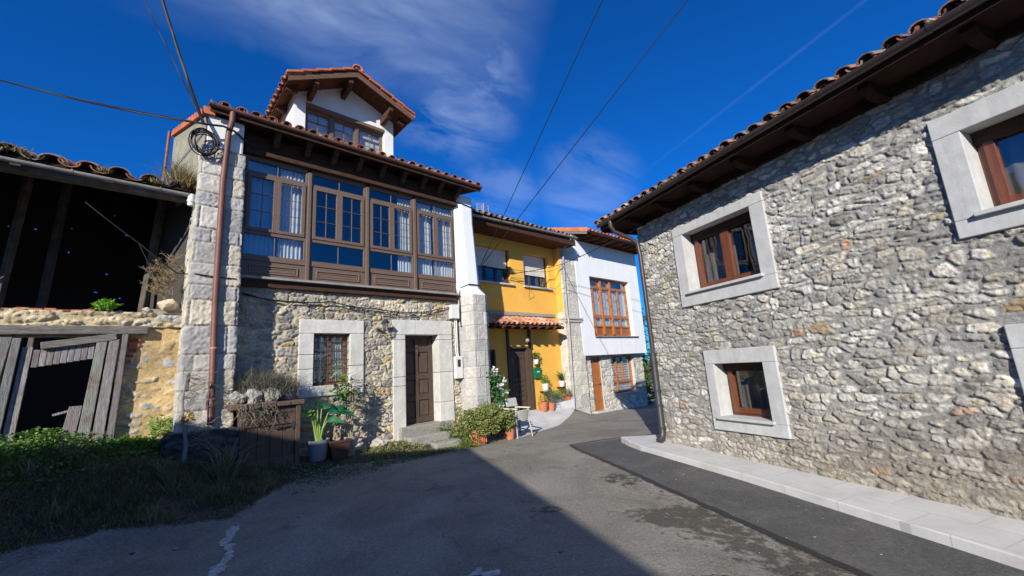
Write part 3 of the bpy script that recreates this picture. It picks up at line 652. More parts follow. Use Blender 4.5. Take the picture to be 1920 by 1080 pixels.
# door surround and door
def surround(F,o_,i_,n0,n1,parent,blocks,mat='lime',name='door_surround',sill=True):
    s0,s1,z0,z1=o_;a0,a1,c0,c1=i_;b=MB(F);g=.004
    k=blocks
    top=[s0]+[s0+(s1-s0)*t for t in ((.37,) if not sill else ())]+[s1]
    for x,y in zip(top[:-1],top[1:]): b.box(x+(g if x>s0 else 0),y,n0,n1+random.uniform(-.004,.004),c1,z1,jit((1,1,1),.05))
    for (x,y,zz) in ((s0,a0,k[0]),(a1,s1,k[1])):
        zl=[z0 if not sill else c0]+list(zz)+[c1]
        for p,q in zip(zl[:-1],zl[1:]): b.box(x,y,n0,n1-.003+random.uniform(-.004,.004),p+g,q-g,jit((1,1,1),.05))
    if sill: b.box(s0,s1,n0,n1,z0,c0,jit((1,1,1),.04))
    return b.build(name,MT[mat],parent,bevel=.01)
surround(G,DS,DI,-.32,.0,H,[(1.35,1.55,2.38),(.9,1.6,2.38)],sill=False)
surround(G,WS,WI,-.26,.005,H,[(1.82,2.1),(1.85,)],name='window_surround')
d=MB(G);dn=-.32;ds0,ds1,dz0,dz1=DI
d.box(ds0,ds1,dn-.05,dn,dz0-.02,dz1)
st=[(ds0,ds0+.11),(ds1-.11,ds1),((ds0+ds1)/2-.045,(ds0+ds1)/2+.045)]
for x,y in st: d.box(x,y,dn+.001,dn+.03,dz0,dz1,(.95,.95,.95))
for z in (dz0+.07,1.05,1.53,2.17,2.47): 
    for x,y in ((st[0][1],st[2][0]),(st[2][1],st[1][0])): d.box(x,y,dn+.001,dn+.028,z-.06 if z<2.4 else z-.03,z+.06 if z<2.4 else z+.03)
for za,zb in ((dz0+.13,.99),(1.11,1.47),(1.59,2.11)):
    for x,y in ((st[0][1],st[2][0]),(st[2][1],st[1][0])): d.box(x+.035,y-.035,dn+.001,dn+.018,za+.035,zb-.035,(1.15,1.1,1.1))
door=d.build('door',MT['doorwood'],H,bevel=.005)
b=MB(G);b.box(4.95,5.0,dn+.03,dn+.045,2.08,2.2);b.tube([G.P(4.975,dn+.05,2.17),G.P(4.965,dn+.07,2.10),G.P(4.975,dn+.06,2.04)],[.012,.016,.02],8);b.build('knocker',MT['iron'],door,smooth=50)
# threshold
b=MB(G);b.box(4.35,5.72,-.3,.10,.2,.468,(.9,.9,.9));b.build('threshold',MT['oldconcrete'],H,bevel=.02)
# lower window
wo=MB(G);rectframe(wo,WI[0],WI[1],WI[2],WI[3],-.25,-.19,.035);wo=wo.build('window',MT['rosewood'],H,bevel=.004)
mid=(WI[0]+WI[1])/2
for q0,q1 in ((WI[0]+.035,mid),(mid,WI[1]-.035)): casement(G,q0+.002,q1-.002,WI[2]+.035,WI[3]-.035,-.215,wo,'rosewood',.036,1,3,.012,dep=.03)
curtain(G,WI[0]+.04,mid-.02,WI[2],WI[3],-.27,wo,(.75,.75,.74),5,.02,gather=.3,seed=8);curtain(G,mid+.02,WI[1]-.04,WI[2],WI[3],-.27,wo,(.8,.8,.78),5,.02,gather=-.1,seed=9)
b=MB(G)
for i in range(6): x=WI[0]+.03+(WI[1]-WI[0]-.06)*i/5;b.tube([G.P(x,-.08,WI[2]),G.P(x,-.08,WI[3])],.007,6)
for z in (1.62,1.8,1.98,2.16,2.34): b.box(WI[0],WI[1],-.088,-.074,z-.008,z+.008)
b.build('window_grille',MT['iron'],wo)
room(G,WI[0]-.2,WI[1]+.2,WI[2]-.2,WI[3]+.2,-2.,-.30,H)
# gallery
gb=[1.225,2.375,3.60,4.79,5.975];gn=.0
b=MB(G);b.box(1.215,6.0,-.1,.14,3.50,3.545);b.build('gallery_ledge',MT['zinc'],H,bevel=.006)
b=MB(G);b.box(1.216,5.98,-.1,.05,3.36,3.499);b.build('gallery_beam',MT['darkwood'],H,bevel=.01)
for i in range(4):
    s0,s1=gb[i]+.0,gb[i+1]
    b=MB(G);pw=.075
    L=s0+(.02 if i==0 else pw/2);Rr=s1-(pw/2 if i<3 else .02)
    # frame: rails
    b.box(L,Rr,gn,gn+.045,3.86,3.97);b.box(L,Rr,gn,gn+.045,4.365,4.435);b.box(L,Rr,gn,gn+.045,5.57,5.63);b.box(L,Rr,gn,gn+.045,5.85,5.93)
    b.box(L,L+.035,gn-.001,gn+.044,3.97,5.85);b.box(Rr-.035,Rr,gn-.001,gn+.044,3.97,5.85)
    m=(L+Rr)/2;b.box(m-.008,m+.008,gn,gn+.02,3.97,4.365);b.box(m-.008,m+.008,gn,gn+.02,5.63,5.85)
    fr=b.build('gallery_bay',MT['gallery'],H,bevel=.005)
    p=MB(G);p.box(L,Rr,gn-.01,gn+.025,3.545,3.86)
    a,c=L+.14,Rr-.12;rectframe(p,a,c,3.62,3.79,gn+.0251,gn+.045,.028,(1.15,1.15,1.15));rectframe(p,a+.05,c-.05,3.665,3.745,gn+.0251,gn+.034,.02,(1.1,1.1,1.1))
    p.build('panel',MT['gallery'],fr,bevel=.004)
    for q0,q1 in ((L+.036,m-.001),(m+.001,Rr-.036)): casement(G,q0,q1,4.436,5.569,gn+.015,fr,'gallery',.062,2,3,.011,glass='glass',dep=.05)
    pane(G,L+.02,Rr-.02,3.97,4.366,gn+.008,fr);pane(G,L+.02,Rr-.02,5.63,5.852,gn+.008,fr)
    w=Rr-L
    cu={0:[(0,.5,(.42,.58,.72),7,.012),(.56,.98,(.90,.90,.86),7,.022)],1:[],2:[(.70,1.0,(.88,.90,.86),5,.02)],3:[(.0,.46,(.88,.90,.84),6,.018),(.5,.98,(.90,.88,.80),7,.022)]}[i]
    for c0,c1,cc,fo,am in cu: curtain(G,L+w*c0,L+w*c1,3.9,5.87,gn-.10,fr,cc,fo,am,seed=i*3+int(c0*9))
for i,s in enumerate(gb[1:4]):
    b=MB(G);b.box(s-.036,s+.036,gn-.03,gn+.085,3.546,5.86);b.build('gallery_post',MT['gallery'],H,bevel=.01)
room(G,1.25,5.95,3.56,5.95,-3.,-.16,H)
b=MB(G);b.box(1.2,6.02,-.1,.16,5.93,6.02);b.box(1.2,6.02,-.1,.11,6.021,6.34,(.8,.8,.8));b.build('gallery_lintel',MT['darkwood'],H,bevel=.012)
# roof
rs=.24;en=.50;ze=6.40
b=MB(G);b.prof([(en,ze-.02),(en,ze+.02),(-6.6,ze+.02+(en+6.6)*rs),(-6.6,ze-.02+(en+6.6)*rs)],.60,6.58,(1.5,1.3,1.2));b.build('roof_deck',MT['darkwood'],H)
for s in (1.69,2.26,2.79,3.33,3.87,4.40,4.93,5.42,5.96):
    b=MB(G);w=.05;pr=[(.1,6.17),(.1,6.375+.4*rs),(.44,6.375),(.44,6.30)];st=[(.40,6.30),(.40,6.265),(.36,6.265),(.36,6.23),(.32,6.23),(.32,6.195),(.28,6.195),(.28,6.16),(.2,6.15)]
    b.prof([(.1,6.12),(.1,6.37+.3*rs),(.44,6.372),(.44,6.31),(.40,6.31),(.40,6.27),(.36,6.27),(.36,6.23),(.315,6.23),(.315,6.19),(.27,6.19),(.27,6.14),(.2,6.12)],s-w,s+w,jit((1.3,1.2,1.1)));b.build('rafter',MT['darkwood'],H,bevel=.004)
b=MB(G);b.box(.60,6.55,en+.001,en+.024,6.33,6.44,(.8,.8,.8));b.build('fascia',MT['darkwood'],H)
gutter(G,.57,6.56,.555,6.455,.055,'brownpipe',H,brk=.85)
b=MB(G);b.tube([G.P(.92,.545,6.42),G.P(.92,.53,6.25),G.P(.89,.465,6.05),G.P(.86,.455,5.1),G.P(.875,.47,3.05),G.P(.93,.48,1.08),G.P(.93,.50,1.04)],.047,12)
for z,s in ((2.2,.905),(1.4,.925)): b.lathe(G.P(s,.475,z),[(.045,0),(.056,.004),(.056,.022),(.045,.026)],12,(3,3.2,3.2))
b.build('downpipe',MT['brownpipe'],H,smooth=50)
slope=np.array([*(-G.n[:2]),rs]);slope/=np.linalg.norm(slope);nrm=np.cross(G.u,slope);nrm=nrm if nrm[2]>0 else -nrm
b=MB();tiles(b,G.P(.68,.56,6.475),G.u,slope,nrm,24,16,.245,.44,.095,TC,1.,)
b.build('roof_tiles',MT['tile'],H,smooth=60)
# dormer
D=MB(G);dn0=-.30;dzb=6.3;apx=(3.25,8.62)
D.prism([(2.10,dzb),(4.43,dzb),(4.43,8.0),(3.26,8.52),(2.10,7.98)],-5.,dn0-.25,)
pr=[(2.10,2.34),(4.18,4.43)]
for x,y in pr: D.box(x,y,dn0-.25,dn0,dzb,7.72)
D.prism([(2.10,7.72),(4.43,7.72),(4.43,8.0),(3.26,8.52),(2.10,7.98)],dn0-.249,dn0)
dm=D.build('dormer',MT['warmwhite'],H,bevel=.006)
b=MB(G);b.box(2.34,4.18,dn0-.17,dn0+.015,7.64,7.72);rectframe(b,2.34,4.18,6.7,7.64,dn0-.17,dn0-.10,.05)
for x in (2.93,3.52): b.box(x-.045,x+.045,dn0-.17,dn0-.085,6.75,7.6)
b.build('dormer_window_frame',MT['gallery'],dm,bevel=.004)
for x,y in ((2.39,2.885),(2.975,3.475),(3.565,4.13)):
    c=MB(G);rectframe(c,x,y,6.75,7.6,dn0-.14,dn0-.11,.028);m=(x+y)/2;c.box(m-.007,m+.007,dn0-.135,dn0-.115,6.77,7.58)
    for z in (7.12,7.36): c.box(x+.02,y-.02,dn0-.134,dn0-.116,z-.006,z+.006)
    c.build('dormer_casement',MT['gallery'],dm);q=MB(G);q.box(x+.02,y-.02,dn0-.136,dn0-.131,6.77,7.58);q.build('dormer_pane',MT['glass'],dm)
    q=MB(G);q.box(x,y,dn0-.2,dn0-.19,7.42,7.6);q.build('dormer_blind',MT['plastic'],dm)
# dormer roof (two slopes)
eL=(1.84,7.72);pk=(3.245,8.50);eR=(4.68,7.92)
for (e,sgn) in ((eL,1),(eR,-1)):
    b=MB(G);dx,dz=pk[0]-e[0],pk[1]-e[1]
    b.prism([e,pk,(pk[0],pk[1]+.06),(e[0],e[1]+.06)],-5.2,.25,(1.5,1.3,1.2));b.build('dormer_roof_deck',MT['darkwood'],dm)
    b=MB(G);b.prism([(e[0],e[1]-.045),(pk[0],pk[1]-.07),(pk[0],pk[1]+.075),(e[0],e[1]+.075)],.251,.285,(2.1,2.3,2.4));b.build('dormer_fascia',MT['darkwood'],dm)
    U=np.array([*(-G.n[:2]),0]);sl=G.u*dx+np.array([0,0,dz]);L=np.linalg.norm(sl);sl/=L;nn=np.cross(U,sl);nn=nn if nn[2]>0 else -nn
    b=MB();k=int(round(L/.28));tiles(b,G.P(e[0],.22,e[1]+.065)-sl*.06,U,sl,nn,22,k+1,.235,L/(k+.3),.085,TDR,.6,rowfn=None);b.build('dormer_tiles',MT['tile'],dm,smooth=60)
    b=MB(G);kk=5
    for q in range(kk):
        t0,t1=q/kk-.01,(q+1)/kk+.02;pa=(e[0]-sgn*.03+dx*t0,e[1]+.08+dz*t0+.028);pb=(e[0]-sgn*.03+dx*min(t1,1.0),e[1]+.08+dz*min(t1,1.0))
        b.prism([pa,pb,(pb[0],pb[1]+.055),(pa[0],pa[1]+.06)],.10,.33,jit((1,.9,.85),.15))
    b.build('dormer_verge',bpy.data.materials['red_verge_tile'],dm,bevel=.012)
    for nn_ in (-.05,-.9,-1.75,-2.6,-3.4):
        b=MB(G);x0=e[0]+sgn*.03;x1=2.10 if sgn>0 else 4.43;f=lambda x:e[1]+(x-e[0])*dz/dx
        b.prism([(x0,f(x0)-.01),(x1,f(x1)-.01),(x1,f(x1)-.17),(x0+sgn*.12,f(x0)-.1),(x0,f(x0)-.07)],nn_-.05,nn_+.05,(1.2,1.1,1.1));b.build('dormer_rafter',MT['darkwood'],dm)
for s,zz in ((2.40,7.96),(3.14,8.33),(4.12,8.02)):
    b=MB(G);b.prof([(dn0,zz-.2),(dn0,zz-.0),(.245,zz-.0),(.245,zz-.08),(.18,zz-.12),(.12,zz-.13),(.08,zz-.19)],s-.05,s+.05,(1.2,1.1,1.0));b.build('dormer_bracket',MT['darkwood'],dm,bevel=.006)
b=MB()
for i in range(14):
    c=jit(random.choice(TRED),.1);p0=G.P(3.245,.36-.38*i,8.585);p1=G.P(3.245,.36-.38*i-.44,8.585)
    b.loft([[p+G.u*r*math.cos(t)+np.array([0,0,r*.9*math.sin(t)+l]) for rr,T in ((1,np.linspace(0,math.pi,7)),(.84,np.linspace(math.pi,0,7))) for t in T for r in (R0*rr,)] for p,R0,l in ((p0,.12,.01),(p1,.10,0))],c)
b.build('dormer_ridge',MT['tile'],dm,smooth=60)
b=MB();b.lathe(G.P(3.24,.24,8.60),[(.0,0),(.09,0),(.11,.03),(.08,.06),(.04,.08),(0.005,.085)],10,(.8,.7,.65));b.build('mortar_cap',MT['oldconcrete'],dm,smooth=50)
# ================================================================== OCHRE HOUSE
def wall_holes(b,F,s0,s1,z0,z1,n0,n1,holes):
    xs=sorted({s0,s1,*[h[0] for h in holes],*[h[1] for h in holes]})
    for a,c in zip(xs[:-1],xs[1:]):
        m=(a+c)/2;hs=sorted([(h[2],h[3]) for h in holes if h[0]<m<h[1]]);z=z0
        for p,q in hs:
            if p>z: b.box(a,c,n0,n1,z,p)
            z=q
        if z<z1: b.box(a,c,n0,n1,z,z1)
YN=-1.5
H=thing('ochre_house','ochre rendered house with cream roller blinds and a tiled canopy over its dark door','house',tuple(G.P(9.3,YN,.2)))
YW=[(7.85,9.33,4.41,5.62),(9.98,11.27,4.41,5.62)]
YD=(9.02,9.93,.16,2.28);YS=(7.75,8.45,.9,2.2)
b=MB(G);wall_holes(b,G,6.3,11.7,-.4,6.2,YN-.35,YN,YW+[YD,YS]);wl=b.build('wall',MT['yellow'],H)
b=MB(G);b.box(11.62,11.72,YN+.001,-1.22,2.3,6.3);b.build('return_wall',MT['yellow'],H)
for k,(s0,s1,z0,z1) in enumerate(YW):
    b=MB(G);rectframe(b,s0+.001,s1-.001,z0+.001,z1-.001,YN-.26,YN-.16,.05)
    w=b.build('window',MT['doorwood'],H,bevel=.004)
    zs=4.98 if k==0 else 4.88
    n3=3;ws=(s1-s0-.1)/n3
    for i in range(n3): casement(G,s0+.05+i*ws+.002,s0+.05+(i+1)*ws-.002,z0+.05,z1-.3,YN-.235,w,'doorwood',.05)
    b=MB(G);z=z1-.01
    while z>zs:
        b.prof([(YN-.155,z),(YN-.150,z-.01),(YN-.146,z-.03),(YN-.155,z-.044),(YN-.165,z-.044),(YN-.165,z)],s0+.05,s1-.05,jit((1,1,1),.03));z-=.047
    b.build('roller_blind',MT['shutter'],w)
    b=MB(G);b.box(s0+.002,s0+.05,YN-.158,YN-.12,z0,z1-.003);b.box(s1-.05,s1-.002,YN-.158,YN-.12,z0,z1-.003);b.build('blind_rail',MT['doorwood'],w)
    b=MB(G);b.box(s0-.08,s1+.10,YN-.1,YN+.09,z0-.06,z0-.001);b.build('sill',MT['surround'],w,bevel=.006)
    curtain(G,s0+.1,s0+.5,z0,z1,YN-.4,w,(.5,.42,.3),4,.02,seed=12+k)
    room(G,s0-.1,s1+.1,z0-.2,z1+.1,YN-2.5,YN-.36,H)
# dark door with posts
d=MB(G);s0,s1,z0,z1=YD;n=YN-.16
d.box(s0+.06,s1-.06,n-.05,n,z0,z1-.06)
rectframe(d,s0+.002,s1-.002,z0,z1-.002,n-.06,n+.172,.06)
d.box(s0+.5,s0+.56,n+.001,n+.03,z0,z1-.1);d.box(s0+.14,s0+.19,n+.001,n+.03,z0,z1-.1);d.box(s1-.17,s1-.11,n+.001,n+.03,z0,z1-.1)
for z in (.5,.66,.82,.98,1.14,1.9,2.04): d.box(s0+.21,s0+.48,n+.001,n+.025,z,z+.10,(1.2,1.1,1.1));d.box(s0+.58,s1-.19,n+.001,n+.025,z,z+.10,(1.2,1.1,1.1))
door=d.build('door',MT['doorwood'],H,bevel=.004)
b=MB(G);rg=[G.P(s0+.20+.05*math.cos(t),n+.05,1.78+.12*math.sin(t)) for t in np.linspace(-.3,3.4,10)];b.tube(rg,.009,6);b.build('handle',MT['zinc'],door)
for s in (8.93,9.93):
    b=MB(G);b.box(s,s+.10,YN-.1,YN+.06,.12,2.84);b.build('post',MT['doorwood'],H,bevel=.008)
b=MB(G);b.box(YS[0],YS[1],YN-.15,YN-.08,YS[2],YS[3]);rectframe(b,YS[0],YS[1],YS[2],YS[3],YN-.079,YN-.01,.07,(.8,.7,.7));b.build('shutter',MT['doorwood'],H,bevel=.004)
# canopy
C_=thing('door_canopy','small red tiled canopy on timber brackets over the dark door of the ochre house','canopy',tuple(G.P(9.3,YN,2.9)))
nf=-.80;zc0,zc1=2.90,3.20;sl=(zc1-zc0)/(nf-YN)
b=MB(G);b.prof([(nf,zc0-.03),(nf,zc0),(YN+.003,zc1),(YN+.003,zc1-.03)],6.9,11.05,(1.6,1.3,1.2));b.build('deck',MT['darkwood'],C_)
for s in np.arange(7.1,11.1,.39):
    b=MB(G);b.prof([(YN+.003,2.86),(YN+.003,zc1-.035),(nf+.05,zc0-.012),(nf+.05,zc0-.07),(nf-.02,zc0-.10)],s-.04,s+.04,jit((1.6,1.3,1.2)));b.build('rafter',MT['darkwood'],C_,bevel=.004)
slv=np.array([*(-G.n[:2]),sl]);slv/=np.linalg.norm(slv);nrm=np.cross(G.u,slv);nrm=nrm if nrm[2]>0 else -nrm
b=MB();tiles(b,G.P(6.9,nf+.05,zc0+.035),G.u,slv,nrm,20,2,.205,.37,.082,[(.52,.24,.14),(.60,.33,.22),(.46,.19,.10),(.62,.38,.27)],1.);b.build('tiles',MT['tile'],C_,smooth=60)
b=MB(G);b.box(6.4,11.4,YN+.001,YN+.05,3.32,3.44);b.build('mortar_band',MT['oldconcrete'],C_,bevel=.01)
l=MB();l.lathe(G.P(9.62,-1.2,2.44),[(.0,-.05),(.05,-.04),(.075,.02),(.05,.07),(.03,.10),(.012,.13),(.012,.3)],12)
o=l.build('globe_lamp',MT['zinc'],None,smooth=50);setp(o,'small metal globe lamp hanging below the canopy of the ochre house','lamp')
# eaves and roof
b=MB(G);b.box(6.3,12.0,YN-.1,-.68,5.99,6.03,(1.6,1.4,1.3));b.box(6.3,12.0,-.68,-.655,5.97,6.19,(1,.9,.9));rs=.34
b.prof([(-.66,6.21),(-.66,6.24),(-6.,6.24+5.34*rs),(-6.,6.21+5.34*rs)],6.3,12.0);b.build('roof_deck',MT['darkwood'],H)
gutter(G,6.3,12.02,-.59,6.15,.06,'zinc',H,dz=.13,brk=1.1)
sl=np.array([*(-G.n[:2]),rs]);sl/=np.linalg.norm(sl);nrm=np.cross(G.u,sl);nrm=nrm if nrm[2]>0 else -nrm
b=MB();tiles(b,G.P(6.6,-.59,6.29),G.u,sl,nrm,24,13,.225,.4,.09,TOLD,1.3);b.build('roof_tiles',MT['tile'],H,smooth=60)
b=MB(G);b.box(6.4,6.5,-6.,YN-.4,-.4,6.5);b.box(6.4,14,-6.2,-6,-.4,8);b.build('rear_walls',MT['yellow'],H)
# ashlar pier between ochre and white house
P_=[(11.62,-1.52),(11.63,-1.21),(12.65,-1.20)]
def pzz(S,N,Z): 
    k=np.clip(Z/6.3,0,1);return S-.12*(1-k)+.06,N+.03*(1-k)
relief('stone_pier',G,P_,-.5,6.3,.018,ashlar_fn(19,[-.6,.0,.45,.8,1.3,1.7,2.2,2.6,3.05,3.5,4.2,4.7,4.95,5.35,5.9,6.4],[(.52,.49,.42),(.56,.52,.43),(.48,.46,.41)],(.42,.38,.30),.014,.5,.95,.010,.014),MT['ashlar'],H,zshape=pzz)
b=MB(G);q_=(.42,.40,.35);b.box(11.60,12.6,-1.5,-1.13,3.12,3.22,q_);b.box(11.58,12.6,-1.5,-1.09,3.22,3.30,q_);b.build('pier_moulding',MT['ashlar'],H,bevel=.02)
b=MB(G);b.tube([G.P(11.7,-.60,6.34),G.P(11.7,-.62,6.2),G.P(11.76,-1.0,5.98),G.P(11.77,-1.12,5.8),G.P(11.70,-1.12,3.4),G.P(11.67,-1.06,3.2),G.P(11.60,-1.09,.1)],.040,10,(1.3,1.3,1.3));b.build('downpipe',MT['zinc'],H,smooth=50)
# low ledge for the planters
b=MB(G);b.plan([(10.45,YN+.002),(10.5,-1.12),(11.55,-1.0),(11.6,YN+.002)],-.2,[.30,.30,.36,.36]);b.build('plant_ledge',MT['concrete'],H,bevel=.02)

# ================================================================== WHITE HOUSE
H=thing('white_house','white rendered house with rubble ground floor and honey timber windows at the lane end','house',tuple(Wf.P(14.5,0,-.3)))
s0_,s1_=12.38,16.83;BN=-.27
WU=(13.18,16.02,2.60,5.03);WD=(13.07,13.72,-.28,1.80);WL=(14.42,16.10,.27,1.80)
b=MB(Wf);wall_holes(b,Wf,s0_,s1_,1.86,6.45,-.33,0,[WU]);b.build('upper_wall',MT['white'],H)
b=MB(Wf);b.box(s0_+.35,s1_,-6.,-.7,1.7,6.5);b.build('rear_walls',MT['white'],H)
fnW=rubble_fn(.34,.20,41,[(.46,.45,.42),(.52,.50,.45),(.40,.40,.39),(.56,.53,.47)],(.45,.42,.35),odd=[(.5,.42,.3)],amp=.03,mw=.10,warp=.7)
relief('stone_base',Wf,[(11.9,BN),(16.83,BN),(16.83,-5)],-.8,1.86,.02,fnW,MT['rubble'],H,holes=[(WD[0],WD[1],-.4,WD[3]),(WL[0],WL[1],WL[2],WL[3])])
b=MB(Wf)
for (a,c,p,q) in (WD,WL):
    b.box(a-.02,a,BN-.35,BN-.005,p,q);b.box(c,c+.02,BN-.35,BN-.005,p,q);b.box(a-.02,c+.02,BN-.35,BN-.005,q,q+.05)
b.build('reveals',MT['surround'],H)
# door
d=MB(Wf);a,c,p,q=WD;n=BN-.10
d.box(a,c,n-.05,n,p,q);rectframe(d,a,c,p,q,n+.001,n+.04,.06);d.box(a+.06,c-.06,n+.001,n+.03,.72,.80)
for i in range(5): x=a+.09+i*(c-a-.18)/4.;d.box(x-.004,x+.004,n+.001,n+.012,p,q,(.5,.5,.5))
door=d.build('door',MT['honeywood'],H,bevel=.004)
b=MB(Wf);b.box(c-.12,c-.09,n+.03,n+.08,.70,.76);b.build('handle',MT['iron'],door)
b=MB(Wf);b.box(WD[0]-.05,WD[1]+.35,BN-.1,BN+.14,-.45,-.27);b.build('doorstep',MT['surround'],H,bevel=.01)
# upper window
def wwin(F,a,c,p,q,n,posts,rails,wood,par,name='window'):
    b=MB(F);rectframe(b,a+.002,c-.002,p+.002,q-.002,n-.08,n,.08)
    for x,w,z0,z1,pr in posts: b.box(x-w/2,x+w/2,n-.07,n+pr,z0,z1)
    for z,w,pr in rails: b.box(a+.08,c-.08,n-.071,n+pr,z-w/2,z+w/2)
    w=b.build(name,MT[wood],par,bevel=.006);return w
a,c,p,q=WU
w=wwin(Wf,a,c,p,q,-.18,[(14.06,.10,p+.08,q-.08,.06),(14.72,.10,p+.08,q-.08,.06),(13.55,.07,p+.08,4.60,.01),(15.33,.08,p+.08,4.60,.01)],[(4.64,.10,.015),(3.43,.13,.015),(3.02,.07,.01)],'honeywood',H)
b=MB(Wf);b.box(a+.09,c-.09,-.235,-.215,p+.08,3.0,(.75,.6,.5));b.build('panel',MT['honeywood'],w)
pane(Wf,a+.05,c-.05,3.0,q-.05,-.225,w)
for i,(x,y) in enumerate(((a+.05,13.52),(13.6,14.0),(14.12,14.66),(14.78,15.3),(15.38,c-.05))): curtain(Wf,x,y,3.05,4.62,-.30,w,(.78,.77,.72),2,.008,seed=30+i)
b=MB(Wf);b.box(a-.02,c+.22,-.2,.07,p-.04,p+.0,(.8,.8,.8));b.build('sill',MT['zinc'],w,bevel=.004)
room(Wf,a-.1,c+.1,p,q+.1,-2.5,-.34,H)
a,c,p,q=WL
w=wwin(Wf,a,c,p,q,BN-.14,[(14.95,.10,p+.06,q-.05,.02),(15.42,.07,.78,q-.06,.01)],[(.74,.11,.01)],'honeywood',H)
pane(Wf,a+.05,c-.05,p+.05,q-.05,BN-.18,w)
bl=MB(Wf);z=p+.1
while z<q-.35: bl.box(a+.06,c-.06,BN-.26,BN-.245,z,z+.085,jit((1,1,1),.05));z+=.105
bl.build('blind',MT['plastic'],w)
b=MB(Wf);b.box(a-.03,c+.12,BN-.1,BN+.10,p-.05,p);b.build('sill',MT['surround'],w,bevel=.005)
room(Wf,a-.1,c+.1,p-.1,q+.1,BN-2.5,BN-.36,H)
# roof
rs=.30;en=.78
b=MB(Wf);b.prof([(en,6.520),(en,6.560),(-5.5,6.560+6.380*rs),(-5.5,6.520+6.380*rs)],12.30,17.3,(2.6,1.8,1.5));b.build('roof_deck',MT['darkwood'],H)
for s in np.arange(12.55,17.3,.55):
    b=MB(Wf);b.prof([(-.3,6.500),(-.3,6.515+1.06*rs),(en-.02,6.515),(en-.02,6.440),(en-.15,6.400)],s-.045,s+.045,jit((2.2,1.6,1.3)));b.build('rafter',MT['darkwood'],H,bevel=.005)
b=MB(Wf);b.box(s0_,s1_,-.33,-.001,6.450,6.700,(2,1.5,1.3));b.build('wall_plate',MT['darkwood'],H)
b=MB(Wf);b.prof([(en+.001,6.440),(en+.001,6.570),(-5,6.570+5.78*rs),(-5,6.440+5.78*rs)],12.26,12.298,(1,1,1));b.build('verge_board',MT['greybeam'],H)
gutter(Wf,12.32,17.3,en+.06,6.570,.058,'darkpipe',H,brk=1.)
sl=np.array([*(-Wf.n[:2]),rs]);sl/=np.linalg.norm(sl);nrm=np.cross(Wf.u,sl);nrm=nrm if nrm[2]>0 else -nrm
b=MB();tiles(b,Wf.P(12.36,en+.04,6.600),Wf.u,sl,nrm,21,14,.235,.40,.10,TRED,.4)
for i in range(14):
    o=Wf.P(12.25,en+.04,6.540)+sl*(i*.40);c=jit(random.choice(TRED),.1);e=sl*.42;k=nrm*(.13);x=Wf.u*.05
    b.hexa([o,o+e,o+e+x,o+x,o+k+nrm*.02,o+e+k,o+e+k+x,o+k+x+nrm*.02],c)
b.build('roof_tiles',MT['tile'],H,smooth=60)

# ================================================================== BARN
H=thing('barn','old tile roofed barn with an open dark loft, ochre rubble wall and broken plank doorway','barn',tuple(G.P(-1,-.1,.8)))
BNn=-.10;BD=(-1.28,-.22,.0,2.44)
fnB=rubble_fn(.26,.15,61,[(.52,.40,.23),(.56,.44,.27),(.46,.37,.24),(.50,.41,.28),(.40,.38,.34)],(.54,.39,.19),odd=[(.38,.38,.37),(.50,.48,.43)],oddp=.12,amp=.024,mw=.60,mortvar=.5,warp=2.)
relief('wall',G,[(-7,BNn),(.53,BNn)],.0,2.60,.018,fnB,MT['rubble'],H,holes=[BD,(-7,-1.75,0,9)])
fnB2=rubble_fn(.40,.12,71,[(.48,.44,.36),(.52,.45,.32),(.40,.39,.36)],(.50,.40,.24),amp=.05,mw=.14,warp=1.6)
def rag(S,N,Z): return S,N
relief('coping_stones',G,[(-7,-.3),(-6.9,BNn+.02),(.56,BNn+.02)],2.60,2.83,.018,fnB2,MT['rubble'],H)
b=MB(G);b.box(-7,.05,-.55,BNn-.01,2.55,2.82,(.8,.7,.6));b.box(.0,.55,-.55,BNn-.01,2.0,2.90);b.build('wall_core',MT['oldconcrete'],H)
b=MB(G)
for i in range(16): 
    s=-2.6+i*.13
    if random.random()<.8: b.box(s,s+.12,BNn-.16,BNn-.02,2.825,2.825+random.uniform(.02,.04),jit((1,1,1),.25))
for z in (2.42,2.34,2.26,2.18,2.1): b.box(-.17+random.uniform(0,.12),.03-random.uniform(0,.1),BNn-.1,BNn+.035,z-.05,z,jit((.6,.55,.5),.3))
b.build('bricks',MT['brick'],H,bevel=.006)
def rock(b,c,r,seed,col=(1,1,1),sub=2):
    bm=bmesh.new();bmesh.ops.create_icosphere(bm,subdivisions=sub,radius=1);rg=random.Random(seed);k=[(Vector((rg.uniform(-1,1),rg.uniform(-1,1),rg.uniform(-1,1))).normalized(),rg.uniform(.50,.92)) for _ in range(14)]
    for v in bm.verts:
        p=v.co.copy()
        for n,dd in k:
            t=p.dot(n)
            if t>dd: p-=n*(t-dd)
        f_=1+.10*math.sin(p.x*7+seed)*math.sin(p.y*8+seed*2)+.07*math.sin(p.z*15+p.x*11+seed);v.co=p*f_
    b.add([(c[0]+v.co.x*r[0],c[1]+v.co.y*r[1],c[2]+v.co.z*r[2]) for v in bm.verts],[tuple(v.index for v in f.verts) for f in bm.faces],col);bm.free()
b=MB()
for i in range(26):
    s=-4.2+i*.185;rock(b,G.P(s,BNn-.12+random.uniform(-.05,.05),2.82+random.uniform(-.03,.02)),(random.uniform(.10,.22),random.uniform(.10,.13),random.uniform(.02,.05)),i,jit(random.choice([(.5,.45,.36),(.55,.46,.3),(.42,.4,.37)])))
b.build('loose_stones',MT['rubble'],H)
b=MB();rock(b,G.P(.30,-.10,2.98),(.15,.14,.12),77,(.62,.52,.36));rock(b,G.P(.06,-.12,2.88),(.07,.08,.06),78,(.5,.44,.34))
o=b.build('boulder',MT['rubble']);setp(o,'pale yellowish boulder lying on the barn wall beside the grey pier','rock')
